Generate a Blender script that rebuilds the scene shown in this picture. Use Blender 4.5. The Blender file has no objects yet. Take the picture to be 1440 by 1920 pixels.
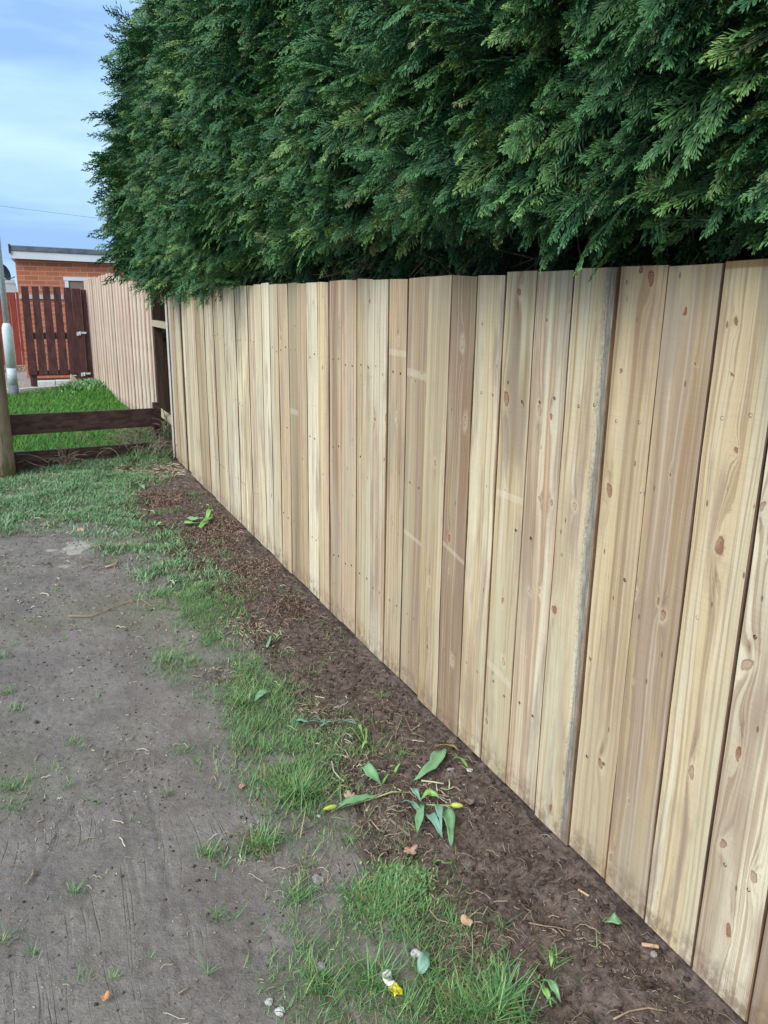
import bpy, math, random
import numpy as np
from mathutils import Vector, Matrix

# ------------------------------------------------------------------ camera
sc = bpy.context.scene
FPX, CX, CY, CAMH = 1460.0, 720.0, 960.0, 1.65      # focal length in photo pixels (1440x1920), eye height
RM = np.array([[0.90815752, 0.09612853, -0.4074423],
               [-0.41838015, 0.24194237, -0.87545527],
               [0.01442133, 0.96551706, 0.25994005]])
cam = bpy.data.objects.new("camera", bpy.data.cameras.new("camera"))
sc.collection.objects.link(cam)
M4 = Matrix([list(map(float, r)) + [0.0] for r in RM] + [[0, 0, 0, 1]])
M4.translation = Vector((0, 0, CAMH))
cam.matrix_world = M4
cam.data.sensor_fit = 'VERTICAL'
cam.data.sensor_height = 24
cam.data.lens = FPX / 1920 * 24
cam.data.clip_start = 0.05
cam.data.clip_end = 3000
sc.camera = cam

# ------------------------------------------------------------------ world
SUN_EL, SUN_AZ = math.radians(42), math.radians(244)     # azimuth clockwise from +Y
w = bpy.data.worlds.new("World"); sc.world = w; w.use_nodes = True
nt = w.node_tree; nt.nodes.clear()
N = nt.nodes.new; L = nt.links.new
out = N('ShaderNodeOutputWorld'); bg = N('ShaderNodeBackground'); L(bg.outputs[0], out.inputs[0])
sky = N('ShaderNodeTexSky'); sky.sky_type = 'NISHITA'; sky.sun_disc = False
sky.sun_elevation = SUN_EL; sky.sun_rotation = SUN_AZ
sky.air_density = 1.0; sky.dust_density = 1.5; sky.ozone_density = 1.5
tc = N('ShaderNodeTexCoord'); mp = N('ShaderNodeMapping'); mp.inputs['Scale'].default_value = (1.5, 1.5, 6.5)
L(tc.outputs['Generated'], mp.inputs[0])
nz = N('ShaderNodeTexNoise'); nz.inputs['Scale'].default_value = 1.7; nz.inputs['Detail'].default_value = 6
nz.inputs['Roughness'].default_value = 0.52; nz.inputs['Distortion'].default_value = 0.25
L(mp.outputs[0], nz.inputs['Vector'])
rp = N('ShaderNodeValToRGB'); rp.color_ramp.elements[0].position = 0.38; rp.color_ramp.elements[1].position = 0.60
rp.color_ramp.elements[0].color = (2.75, 4.75, 7.9, 1); rp.color_ramp.elements[1].color = (5.1, 7.5, 9.4, 1)
L(nz.outputs['Fac'], rp.inputs[0])
mx = N('ShaderNodeMix'); mx.data_type = 'RGBA'; mx.inputs['Factor'].default_value = 0.93
L(sky.outputs[0], mx.inputs['A']); L(rp.outputs[0], mx.inputs['B'])
L(mx.outputs['Result'], bg.inputs['Color']); bg.inputs['Strength'].default_value = 0.062

# ------------------------------------------------------------------ sun and exposure
sd = bpy.data.lights.new("sun", 'SUN'); sd.energy = 2.1; sd.angle = math.radians(45); sd.color = (1.0, 0.95, 0.89)
sun = bpy.data.objects.new("sun", sd); sc.collection.objects.link(sun)
sv = Vector((math.sin(SUN_AZ) * math.cos(SUN_EL), math.cos(SUN_AZ) * math.cos(SUN_EL), math.sin(SUN_EL)))
sun.rotation_euler = (-sv).to_track_quat('-Z', 'Y').to_euler()
sun.location = sv * 30
sc.view_settings.view_transform = 'Standard'; sc.view_settings.look = 'None'
sc.view_settings.exposure = 1.06; sc.view_settings.gamma = 1
sc.cycles.max_bounces = 6; sc.cycles.diffuse_bounces = 3; sc.cycles.glossy_bounces = 2
sc.cycles.transmission_bounces = 3; sc.cycles.transparent_max_bounces = 4

# ------------------------------------------------------------------ helpers
C = sc.collection
rng = np.random.default_rng(7); random.seed(7)

def gnd(x, y, z=0.0):
    r = RM @ np.array([x - CX, -(y - CY), -FPX]); t = (z - CAMH) / r[2]
    return np.array([r[0] * t, r[1] * t, z])
def onX(x, y, X0):
    r = RM @ np.array([x - CX, -(y - CY), -FPX]); t = X0 / r[0]
    return np.array([X0, r[1] * t, CAMH + r[2] * t])
def onY(x, y, Y0):
    r = RM @ np.array([x - CX, -(y - CY), -FPX]); t = Y0 / r[1]
    return np.array([r[0] * t, Y0, CAMH + r[2] * t])

def tag(o, label=None, cat=None, group=None, kind=None):
    if label: o['label'] = label
    if cat: o['category'] = cat
    if group: o['group'] = group
    if kind: o['kind'] = kind
    return o
def empty(name, loc, rz=0.0):
    o = bpy.data.objects.new(name, None); o.empty_display_size = 0.1
    C.objects.link(o); o.location = loc; o.rotation_euler = (0, 0, rz); return o
def link_mesh(name, me, mat=None, parent=None):
    o = bpy.data.objects.new(name, me); C.objects.link(o)
    if mat is not None: me.materials.append(mat)
    if parent is not None: o.parent = parent
    return o
def np_mesh(name, verts, quads, mat, parent=None, attrs=None, smooth=False):
    """verts (n,3); quads (m,4) or (m,3)"""
    me = bpy.data.meshes.new(name)
    k = quads.shape[1]
    me.vertices.add(len(verts)); me.vertices.foreach_set('co', np.ascontiguousarray(verts, np.float32).ravel())
    me.loops.add(quads.size); me.loops.foreach_set('vertex_index', np.ascontiguousarray(quads, np.int32).ravel())
    me.polygons.add(len(quads))
    me.polygons.foreach_set('loop_start', np.arange(0, quads.size, k, dtype=np.int32))
    me.polygons.foreach_set('loop_total', np.full(len(quads), k, np.int32))
    if smooth: me.polygons.foreach_set('use_smooth', np.ones(len(quads), bool))
    for an, av in (attrs or {}).items():
        a = me.attributes.new(an, 'FLOAT', 'POINT'); a.data.foreach_set('value', np.ascontiguousarray(av, np.float32).ravel())
    me.update(calc_edges=True)
    return link_mesh(name, me, mat, parent)

class MB:
    """collects boxes, tubes, polygons into one mesh; uv = (along u, along v) metres"""
    def __init__(s): s.v = []; s.f = []
    def add(s, vs, fs):
        b = len(s.v); s.v += [tuple(map(float, p)) for p in vs]; s.f += [tuple(b + i for i in q) for q in fs]; return s
    def box(s, x0, x1, y0, y1, z0, z1, m=None):
        vs = [(x0, y0, z0), (x1, y0, z0), (x1, y1, z0), (x0, y1, z0), (x0, y0, z1), (x1, y0, z1), (x1, y1, z1), (x0, y1, z1)]
        if m is not None: vs = [tuple(m @ Vector(p)) for p in vs]
        return s.add(vs, [(0, 3, 2, 1), (4, 5, 6, 7), (0, 1, 5, 4), (1, 2, 6, 5), (2, 3, 7, 6), (3, 0, 4, 7)])
    def beam(s, a, b, w, h, up=(0, 0, 1)):
        """rectangular bar from a to b, width w (sideways), height h (along up)"""
        a = Vector(a); b = Vector(b); d = (b - a).normalized(); u = Vector(up); sd = d.cross(u).normalized(); u = sd.cross(d).normalized()
        vs = []
        for p in (a, b):
            for (i, j) in ((-1, -1), (1, -1), (1, 1), (-1, 1)): vs.append(p + sd * (i * w / 2) + u * (j * h / 2))
        return s.add(vs, [(0, 1, 2, 3), (7, 6, 5, 4), (0, 4, 5, 1), (1, 5, 6, 2), (2, 6, 7, 3), (3, 7, 4, 0)])
    def tube(s, pts, rad, n=6):
        pts = [Vector(p) for p in pts]; rings = []
        rr = rad if hasattr(rad, '__len__') else [rad] * len(pts)
        for i, p in enumerate(pts):
            d = (pts[min(i + 1, len(pts) - 1)] - pts[max(i - 1, 0)]).normalized()
            a = d.cross(Vector((0.13, 0.31, 0.94)) if abs(d.z) < 0.9 else Vector((1, 0.1, 0))).normalized(); b = d.cross(a)
            rings.append([p + (a * math.cos(t) + b * math.sin(t)) * rr[i] for t in [2 * math.pi * k / n for k in range(n)]])
        vs = [q for r in rings for q in r]; fs = []
        for i in range(len(pts) - 1):
            for k in range(n):
                k2 = (k + 1) % n; fs.append((i * n + k, i * n + k2, (i + 1) * n + k2, (i + 1) * n + k))
        fs.append(tuple(range(n - 1, -1, -1))); fs.append(tuple((len(pts) - 1) * n + k for k in range(n)))
        return s.add(vs, fs)
    def lathe(s, prof, c=(0, 0, 0), n=24):
        vs = []; fs = []
        for (r, z) in prof:
            for k in range(n):
                t = 2 * math.pi * k / n; vs.append((c[0] + r * math.cos(t), c[1] + r * math.sin(t), c[2] + z))
        for i in range(len(prof) - 1):
            for k in range(n):
                k2 = (k + 1) % n; fs.append((i * n + k, i * n + k2, (i + 1) * n + k2, (i + 1) * n + k))
        fs.append(tuple(range(n - 1, -1, -1))); fs.append(tuple((len(prof) - 1) * n + k for k in range(n)))
        return s.add(vs, fs)
    def build(s, name, mat, parent=None, smooth=False, bevel=0.0, off=None):
        me = bpy.data.meshes.new(name)
        v = s.v if off is None else [(p[0] - off[0], p[1] - off[1], p[2] - off[2]) for p in s.v]
        me.from_pydata(v, [], s.f); me.update()
        if smooth: me.polygons.foreach_set('use_smooth', np.ones(len(me.polygons), bool))
        o = link_mesh(name, me, mat, parent)
        if bevel > 0:
            md = o.modifiers.new('bevel', 'BEVEL'); md.width = bevel; md.segments = 2; md.limit_method = 'ANGLE'
        return o

# value noise in numpy
_lat = np.random.default_rng(3).random((256, 256))
def vnoise(x, y):
    xi = np.floor(x).astype(int); yi = np.floor(y).astype(int); fx = x - xi; fy = y - yi
    fx = fx * fx * (3 - 2 * fx); fy = fy * fy * (3 - 2 * fy)
    g = lambda a, b: _lat[a & 255, b & 255]
    return (g(xi, yi) * (1 - fx) + g(xi + 1, yi) * fx) * (1 - fy) + (g(xi, yi + 1) * (1 - fx) + g(xi + 1, yi + 1) * fx) * fy
def fbm(x, y, oct=4, gain=0.5):
    s = 0; a = 1; t = 0
    for i in range(oct):
        s = s + a * vnoise(x * 2 ** i + 17.3 * i, y * 2 ** i + 5.1 * i); t += a; a *= gain
    return s / t
def inpoly(px, py, poly):
    ins = np.zeros(px.shape, bool); n = len(poly)
    for i in range(n):
        x0, y0 = poly[i]; x1, y1 = poly[(i + 1) % n]
        c = ((y0 > py) != (y1 > py))
        with np.errstate(divide='ignore', invalid='ignore'):
            xx = (x1 - x0) * (py - y0) / (y1 - y0 + 1e-12) + x0
        ins ^= c & (px < xx)
    return ins
def segdist(px, py, a, b):
    ax, ay = a[:2]; bx, by = b[:2]; dx, dy = bx - ax, by - ay; t = np.clip(((px - ax) * dx + (py - ay) * dy) / (dx * dx + dy * dy + 1e-12), 0, 1)
    return np.hypot(px - ax - t * dx, py - ay - t * dy)
def wpoly(pts): return [tuple(gnd(*p)[:2]) for p in pts]

# ------------------------------------------------------------------ material helpers
class NT:
    def __init__(s, name):
        s.m = bpy.data.materials.new(name); s.m.use_nodes = True; s.t = s.m.node_tree; s.t.nodes.clear()
        s.o = s.t.nodes.new('ShaderNodeOutputMaterial'); s.b = s.t.nodes.new('ShaderNodeBsdfPrincipled')
        s.t.links.new(s.b.outputs[0], s.o.inputs[0]); s.b.inputs['Roughness'].default_value = 0.8
        s.b.inputs['Specular IOR Level'].default_value = 0.3
    def n(s, ty, **kw):
        x = s.t.nodes.new(ty)
        for k, v in kw.items(): setattr(x, k, v)
        return x
    def set(s, sock, v):
        if isinstance(v, bpy.types.NodeSocket): s.t.links.new(v, sock)
        elif v is not None:
            if hasattr(v, '__len__') and len(v) == 3 and sock.type == 'RGBA': v = (*v, 1)
            sock.default_value = v
    def math(s, op, a, b=None, c=None, clamp=False):
        x = s.n('ShaderNodeMath', operation=op, use_clamp=clamp); s.set(x.inputs[0], a)
        if b is not None: s.set(x.inputs[1], b)
        if c is not None: s.set(x.inputs[2], c)
        return x.outputs[0]
    def mix(s, f, a, b, blend='MIX'):
        x = s.n('ShaderNodeMix', data_type='RGBA', blend_type=blend); s.set(x.inputs['Factor'], f); s.set(x.inputs['A'], a); s.set(x.inputs['B'], b)
        return x.outputs['Result']
    def ramp(s, f, stops):
        x = s.n('ShaderNodeValToRGB'); e = x.color_ramp.elements
        while len(e) < len(stops): e.new(0.5)
        for i, (p, c) in enumerate(stops):
            e[i].position = p; c = (c, c, c) if not hasattr(c, '__len__') else c; e[i].color = (*c, 1)
        s.set(x.inputs[0], f); return x.outputs[0]
    def rng(s, f, a, b, c=0.0, d=1.0, smooth=True):
        x = s.n('ShaderNodeMapRange', interpolation_type='SMOOTHSTEP' if smooth else 'LINEAR'); s.set(x.inputs[0], f)
        for i, v in enumerate((a, b, c, d)): s.set(x.inputs[i + 1], v)
        return x.outputs[0]
    def noise(s, vec, scale, detail=3, rough=0.5, dist=0.0, col=False):
        x = s.n('ShaderNodeTexNoise'); s.set(x.inputs['Vector'], vec); s.set(x.inputs['Scale'], scale); s.set(x.inputs['Detail'], detail)
        s.set(x.inputs['Roughness'], rough); s.set(x.inputs['Distortion'], dist); return x.outputs['Color' if col else 'Fac']
    def xyz(s, x, y, z=0.0):
        c = s.n('ShaderNodeCombineXYZ'); s.set(c.inputs[0], x); s.set(c.inputs[1], y); s.set(c.inputs[2], z); return c.outputs[0]
    def map(s, vec, scale, loc=(0, 0, 0)):
        x = s.n('ShaderNodeMapping'); s.set(x.inputs[0], vec); x.inputs['Scale'].default_value = scale; x.inputs['Location'].default_value = loc; return x.outputs[0]
    def pos(s, kind='Object'):
        return s.n('ShaderNodeTexCoord').outputs[kind]
    def attr(s, name):
        x = s.n('ShaderNodeAttribute'); x.attribute_name = name; return x.outputs['Fac']
    def bump(s, h, strength=0.4, dist=0.01):
        x = s.n('ShaderNodeBump'); s.set(x.inputs['Strength'], strength); s.set(x.inputs['Distance'], dist); s.set(x.inputs['Height'], h)
        s.t.links.new(x.outputs[0], s.b.inputs['Normal'])
    def base(s, c, rough=None, spec=None):
        s.set(s.b.inputs['Base Color'], c)
        if rough is not None: s.set(s.b.inputs['Roughness'], rough)
        if spec is not None: s.b.inputs['Specular IOR Level'].default_value = spec
        return s.m

def lin(r, g, b):
    f = lambda c: (c / 255 / 12.92) if c <= 10 else ((c / 255 + 0.055) / 1.055) ** 2.4
    return (f(r), f(g), f(b))

def simple(name, ca, cb, scale=8, stretch=(1, 1, 1), rough=0.8, bump=0.3, bdist=0.004, spec=0.3):
    t = NT(name); v = t.map(t.pos(), stretch); n1 = t.noise(v, scale, 5, 0.6); n2 = t.noise(v, scale * 6, 3, 0.6)
    f = t.rng(t.math('ADD', t.math('MULTIPLY', n1, 0.65), t.math('MULTIPLY', n2, 0.35)), 0.35, 0.65)
    t.base(t.mix(f, ca, cb), rough, spec); t.bump(n2, bump, bdist); return t.m

# ------------------------------------------------------------------ ground
FX = 1.413            # X of the front face of the long fence
POLY_A = wpoly([(-400, 860), (0, 868), (40, 884), (140, 868), (225, 845), (290, 815), (318, 850), (300, 905), (232, 930), (262, 975), (330, 1020), (355, 1065), (420, 1075), (452, 1120),
                (420, 1175), (360, 1190), (300, 1120), (262, 1075), (205, 1050), (160, 1003), (60, 998), (0, 1005), (-400, 1010)])
POLY_B = wpoly([(330, 1190), (400, 1180), (450, 1195), (430, 1240), (350, 1285), (325, 1250)])
POLY_C = wpoly([(430, 1290), (500, 1280), (560, 1320), (660, 1375), (700, 1400), (640, 1440), (640, 1500), (560, 1560), (500, 1480), (470, 1400), (420, 1350)])
POLY_D = wpoly([(650, 1630), (700, 1600), (775, 1605), (815, 1680), (800, 1760), (850, 1810), (900, 1830), (970, 1880), (990, 1960), (560, 1960), (575, 1850), (555, 1740), (545, 1660), (620, 1700)])
POLY_E = wpoly([(480, 1470), (560, 1450), (660, 1490), (700, 1560), (600, 1600), (530, 1560), (500, 1620), (440, 1600), (500, 1530)])
RED = [(385, 1010, .26), (370, 1062, .15), (440, 1105, .2), (480, 1065, .2), (540, 1140, .17), (420, 980, .3), (300, 935, .25)]
THATCH = [(720, 1545, .13), (750, 1580, .07), (620, 1390, .14), (575, 1335, .12), (640, 1460, .14), (850, 1760, .12), (470, 1180, .16), (420, 1270, .12), (560, 1640, .06), (800, 1500, .10), (300, 880, .4), (480, 1590, .08)]
def soft(px, py, poly, j=0.06, fr=9):
    s_ = 0; K_ = [(0, 0)] + [(math.cos(k * 1.047) * q, math.sin(k * 1.047) * q) for q in (.06, .12) for k in range(6)]
    for ox, oy in K_: s_ = s_ + soft1(px + ox, py + oy * 1.3, poly, j, fr)
    return s_ / len(K_)
def soft1(px, py, poly, j=0.06, fr=9):
    a = (fbm(px * fr + 3, py * fr) - .5) * 2 * j * 2.2; b = (fbm(px * fr + 40, py * fr + 9) - .5) * 2 * j * 2.2
    return inpoly(px + a, py + b, poly).astype(float)
def edge_x(py):      # border between trodden mud and the loose soil along the fence
    return np.interp(py, [0.4, 1.0, 1.5, 2.2, 3.0, 4.0, 5.0, 6.5, 9.0], [0.60, 0.70, 0.84, 0.88, 0.92, 0.90, 0.80, 0.62, 0.55])
def grass_density(px, py):
    d = np.zeros(px.shape)
    d = np.maximum(d, soft(px, py, POLY_A, 0.09, 5) * 1.0)
    d = np.maximum(d, soft(px, py, POLY_B) * 0.75)
    d = np.maximum(d, soft(px, py, POLY_C) * 0.62)
    d = np.maximum(d, soft(px, py, POLY_D, 0.05) * 0.62)
    d = np.maximum(d, soft(px, py, POLY_E) * 0.55)
    gapn = fbm(px * 11 + 7, py * 11 + 3, 3)
    far = np.clip((py - 4.5) / 1.5, 0, 1)
    strip = np.exp(-((px - (edge_x(py) - .16)) / .15) ** 2) * (py < 6.2) * .55
    d = np.maximum(d, strip)
    g2n = fbm(px * 3.2 + 70, py * 3.2 + 30, 3)
    d *= np.clip((gapn - 0.31 + 0.12 * far) * 6, 0.06, 1) * np.clip((g2n - .28) * 6, .25, 1)
    return d

xs = np.concatenate([-np.geomspace(400, 2.2, 34), np.arange(-2.1, -0.72, 0.03), np.arange(-0.70, 1.50, 0.0095), np.arange(1.52, 2.2, 0.05), np.geomspace(2.3, 400, 32)])
ys = np.concatenate([-np.geomspace(300, 0.3, 24), np.arange(-0.2, 0.6, 0.05), np.arange(0.62, 3.2, 0.0105), np.arange(3.22, 7.0, 0.02), np.arange(7.05, 17.5, 0.08), np.geomspace(17.7, 800, 34)])
GX, GY = np.meshgrid(xs, ys)
ex = edge_x(GY) + (fbm(GX * 5, GY * 5) - .5) * 0.22
soil = np.clip((GX - ex) / 0.10 + .5, 0, 1) * np.clip((9.6 - GY) / 0.6, 0, 1) * (GX < 3)
gd = grass_density(GX, GY)
near = (np.abs(GX) < 2.2) & (GY > -0.3) & (GY < 17.5)
red = np.zeros_like(GX)
for (a, b, r) in RED:
    c = gnd(a, b); red = np.maximum(red, np.clip(1.3 - np.hypot(GX - c[0], (GY - c[1]) * .8) / r + (fbm(GX * 12, GY * 12) - .5) * 1.2, 0, 1))
cpt = gnd(128, 1030); pale = np.clip(1.15 - np.hypot((GX - cpt[0]) / 0.17, (GY - cpt[1]) / 0.20) + (fbm(GX * 14, GY * 14, 3) - .5) * 2.6, 0, 1)
cpt = gnd(118, 1062); pale = np.maximum(pale, np.clip(1.0 - np.hypot((GX - cpt[0]) / 0.13, (GY - cpt[1]) / 0.09) + (fbm(GX * 14 + 9, GY * 14, 3) - .5) * 2.6, 0, 1) * .6)
lawn = np.clip((GY - 9.15 - 0.30 * (GX)) / 0.15, 0, 1) * (GY < 15.6)
Z = np.zeros_like(GX)
mudz = (fbm(GX * 3, GY * 3, 3) - .5) * 0.03 + (fbm(GX * 26, GY * 26, 3) - .5) * 0.006 + (fbm(GX * 60, GY * 60, 2) - .5) * 0.0055
rk = fbm(GX * 22 + fbm(GX * 2, GY * 2) * 6, GY * 1.3, 3)
mudz = mudz + (rk - .5) * 0.0035 * np.clip((2.8 - GY) / 1.4, 0, 1)
soilz = (fbm(GX * 9, GY * 9, 3) - .5) * 0.05 + (np.abs(fbm(GX * 40, GY * 40, 3) - .5)) * 0.030 + (fbm(GX * 80, GY * 80, 2) - .5) * 0.012 - 0.01
Z = mudz * (1 - soil) + soilz * soil
groove = [[(243, 1365), (215, 1420), (160, 1480), (120, 1540), (60, 1660), (0, 1725)], [(270, 1420), (290, 1530), (330, 1700)], [(255, 1410), (283, 1510), (305, 1620), (318, 1660)],
          [(268, 1800), (280, 1870), (292, 1925)], [(345, 1680), (362, 1790), (372, 1830)], [(66, 1500), (64, 1600)], [(84, 1460), (80, 1580)], [(205, 1730), (200, 1830)], [(30, 1780), (22, 1860), (15, 1930)],
          [(55, 1790), (48, 1870), (40, 1930)], [(138, 1500), (136, 1590)], [(225, 1480), (262, 1700), (285, 1800)], [(320, 1740), (340, 1850)], [(300, 1630), (322, 1760)], [(80, 1830), (72, 1930)]]
cr = np.zeros_like(GX)
for gl in groove:
    W = [gnd(*p) for p in gl]; dmin = np.full(GX.shape, 9.)
    msk = near
    for a, b in zip(W[:-1], W[1:]):
        dmin = np.minimum(dmin, segdist(GX, GY, a, b))
    g = np.exp(-(dmin / 0.0045) ** 2) * np.clip(fbm(GX * 20, GY * 20) * 3 - .6, 0, 1); Z -= g * 0.004; cr = np.maximum(cr, g)
hc = gnd(195, 735); Z += 0.13 * np.exp(-(((GX - hc[0] + .1) / 0.55) ** 2 + ((GY - hc[1]) / 1.3) ** 2))
Z += 0.03 * gd * (fbm(GX * 8, GY * 8))
Z = np.where(near, Z, -0.02 * np.clip(np.maximum(np.abs(GX) - 2.2, np.maximum(-GY - .3, GY - 17.5)) * 2, 0, 1))
Z += np.clip((GX - 1.05) / .3, 0, 1) * (GY > 8.6) * (GY < 10.5) * 0.16
ny, nx = GX.shape; idx = np.arange(ny * nx).reshape(ny, nx)
quads = np.stack([idx[:-1, :-1], idx[:-1, 1:], idx[1:, 1:], idx[1:, :-1]], -1).reshape(-1, 4)
def ground_z(x, y):
    i = np.clip(np.searchsorted(xs, x), 1, nx - 1); j = np.clip(np.searchsorted(ys, y), 1, ny - 1)
    fx = (x - xs[i - 1]) / (xs[i] - xs[i - 1]); fy = (y - ys[j - 1]) / (ys[j] - ys[j - 1])
    return (Z[j - 1, i - 1] * (1 - fx) + Z[j - 1, i] * fx) * (1 - fy) + (Z[j, i - 1] * (1 - fx) + Z[j, i] * fx) * fy

t = NT('earth')
P = t.pos(); n1 = t.noise(P, 4, 5, .6); n2 = t.noise(P, 38, 5, .65); n3 = t.noise(P, 160, 3, .6); nb = t.noise(t.map(P, (1, 1, 1), (5, 9, 2)), 1.4, 3, .5)
mud = t.mix(t.rng(n1, .38, .62), (0.162, 0.141, 0.126), (0.214, 0.190, 0.170))
mud = t.mix(t.rng(n2, .35, .7), t.mix(.30, mud, (0.075, 0.063, 0.055)), mud)
mud = t.mix(t.math('MULTIPLY', t.rng(n3, .54, .70), .35), mud, (0.085, 0.072, 0.064)); mud = t.mix(t.math('MULTIPLY', t.rng(n3, .46, .32), .28), mud, (0.27, 0.245, 0.22))
sx_ = t.n('ShaderNodeSeparateXYZ'); t.set(sx_.inputs[0], P)
wob = t.math('MULTIPLY', t.math('SUBTRACT', t.noise(P, .9, 2), .5), .35)
ln1 = t.noise(t.xyz(t.math('MULTIPLY', t.math('ADD', sx_.outputs[0], wob), 13), t.math('MULTIPLY', sx_.outputs[1], .55), 3.), 1, 2, .5)
lines = t.math('MULTIPLY', t.rng(t.math('ABSOLUTE', t.math('SUBTRACT', ln1, .5)), .0, .012, 1, 0), t.math('MULTIPLY', t.rng(n1, .46, .62), t.rng(sx_.outputs[1], 3.6, 2.2, 0, 1)))
mud = t.mix(t.math('MULTIPLY', lines, .30), mud, (0.085, 0.073, 0.066))
mud = t.mix(t.math('MULTIPLY', t.rng(nb, .5, .66), .40), mud, (0.15, 0.15, 0.085))
vo = t.n('ShaderNodeTexVoronoi'); vo.inputs['Scale'].default_value = 75; t.set(vo.inputs['Vector'], P)
spk = t.math('MULTIPLY', t.rng(vo.outputs['Distance'], .12, .22, 1, 0), t.rng(n1, .40, .60))
mud = t.mix(t.math('MULTIPLY', spk, .55), mud, (0.34, 0.30, 0.24))
so = t.mix(t.rng(n2, .32, .68), (0.050, 0.035, 0.029), (0.150, 0.112, 0.094)); so = t.mix(t.math('MULTIPLY', t.rng(n3, .5, .7), .5), so, (0.19, 0.14, 0.11))
rd = t.mix(t.rng(n2, .35, .62), (0.065, 0.036, 0.028), (0.17, 0.105, 0.082))
grn = t.mix(t.rng(n2, .35, .65), (0.03, 0.045, 0.018), (0.07, 0.09, 0.035))
lw = t.mix(t.rng(n2, .35, .65), (0.02, 0.07, 0.008), (0.035, 0.11, 0.012))
c = t.mix(t.rng(t.math('ADD', t.attr('soil'), t.math('MULTIPLY', t.math('SUBTRACT', n2, .5), .8)), .35, .65), mud, so)
c = t.mix(t.math('MULTIPLY', t.rng(t.math('ADD', t.attr('red'), t.math('MULTIPLY', t.math('SUBTRACT', n2, .5), .9)), .3, .8), .5), c, rd)
c = t.mix(t.math('MULTIPLY', t.rng(t.attr('gd'), .05, .7), .6), c, grn)
c = t.mix(t.attr('lawn'), c, lw)
c = t.mix(t.rng(t.attr('pale'), .35, .7), c, t.mix(n2, (0.26, 0.24, 0.21), (0.42, 0.39, 0.35)))
c = t.mix(t.math('MULTIPLY', t.attr('crack'), .22), c, (0.03, 0.026, 0.024))
t.base(c, t.rng(n2, .3, .7, .55, .85), .35)
bh = t.math('ADD', t.math('MULTIPLY', n2, 1.0), t.math('MULTIPLY', n3, .45)); bh = t.math('SUBTRACT', bh, t.math('MULTIPLY', lines, .35)); t.bump(bh, .9, .007)
m_earth = t.m
ground = np_mesh('ground', np.stack([GX, GY, Z], -1).reshape(-1, 3), quads, m_earth, None,
                 dict(soil=soil, gd=gd, red=red, pale=pale, lawn=lawn, crack=cr), smooth=True)
tag(ground, 'trodden grey mud path with dark loose soil along the fence', None, None, 'structure')

# ------------------------------------------------------------------ grass blades
def blade_mat(name, stops, dry):
    t = NT(name); r = t.attr('rnd'); h = t.attr('h')
    c = t.ramp(r, stops); c = t.mix(t.math('GREATER_THAN', r, dry), c, (0.30, 0.25, 0.12))
    c = t.mix(t.math('MULTIPLY', t.rng(h, .55, 1), .35), c, (0.22, 0.30, 0.10))
    t.base(c, .5, .35)
    return t.m
def make_grass(name, px, py, hh, wid, lean, mat, seed=1, segs=2):
    r = np.random.default_rng(seed); n = len(px); z = ground_z(px, py) - 0.004
    az = r.uniform(0, 2 * np.pi, n); ln = lean[0] + (lean[1] - lean[0]) * r.random(n); rn = r.random(n)
    dx, dy = np.cos(az), np.sin(az); wx, wy = -dy, dx
    V = []; Hh = []
    for k in range(segs + 1):
        f = k / segs; ang = ln * f
        rad = hh * np.sin(ang) / np.maximum(ln, .05) * 1.1; up = hh * (np.sin(np.clip(ln, .05, 3) * f + 0) / np.maximum(ln, .05) * 0 + f * np.cos(ln * f * .75))
        wd = wid * (1 - f ** 1.5 * .9) * .5
        for sgn in (-1, 1):
            V.append(np.stack([px + dx * rad + wx * wd * sgn, py + dy * rad + wy * wd * sgn, z + up], -1)); Hh.append(np.full(n, f))
    V = np.stack(V, 1); nv = V.shape[1]; Hh = np.stack(Hh, 1)
    q = np.array([[2 * k, 2 * k + 1, 2 * k + 3, 2 * k + 2] for k in range(segs)]); Q = (np.arange(n)[:, None, None] * nv + q[None]).reshape(-1, 4)
    return np_mesh(name, V.reshape(-1, 3), Q, mat, None, dict(rnd=np.repeat(rn, nv), h=Hh.ravel()))
m_grass = blade_mat('grass_blades', [(0, (0.05, 0.135, 0.045)), (.45, (0.10, 0.235, 0.075)), (.8, (0.17, 0.32, 0.105)), (1, (0.30, 0.40, 0.16))], .93)
m_cool = blade_mat('long_grass_blades', [(0, (0.06, 0.165, 0.06)), (.5, (0.13, 0.28, 0.11)), (.85, (0.26, 0.42, 0.22)), (1, (0.48, 0.58, 0.42))], .93)
m_lawn = blade_mat('lawn_blades', [(0, (0.030, 0.130, 0.006)), (.5, (0.060, 0.205, 0.010)), (1, (0.10, 0.28, 0.02))], .985)

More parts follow.
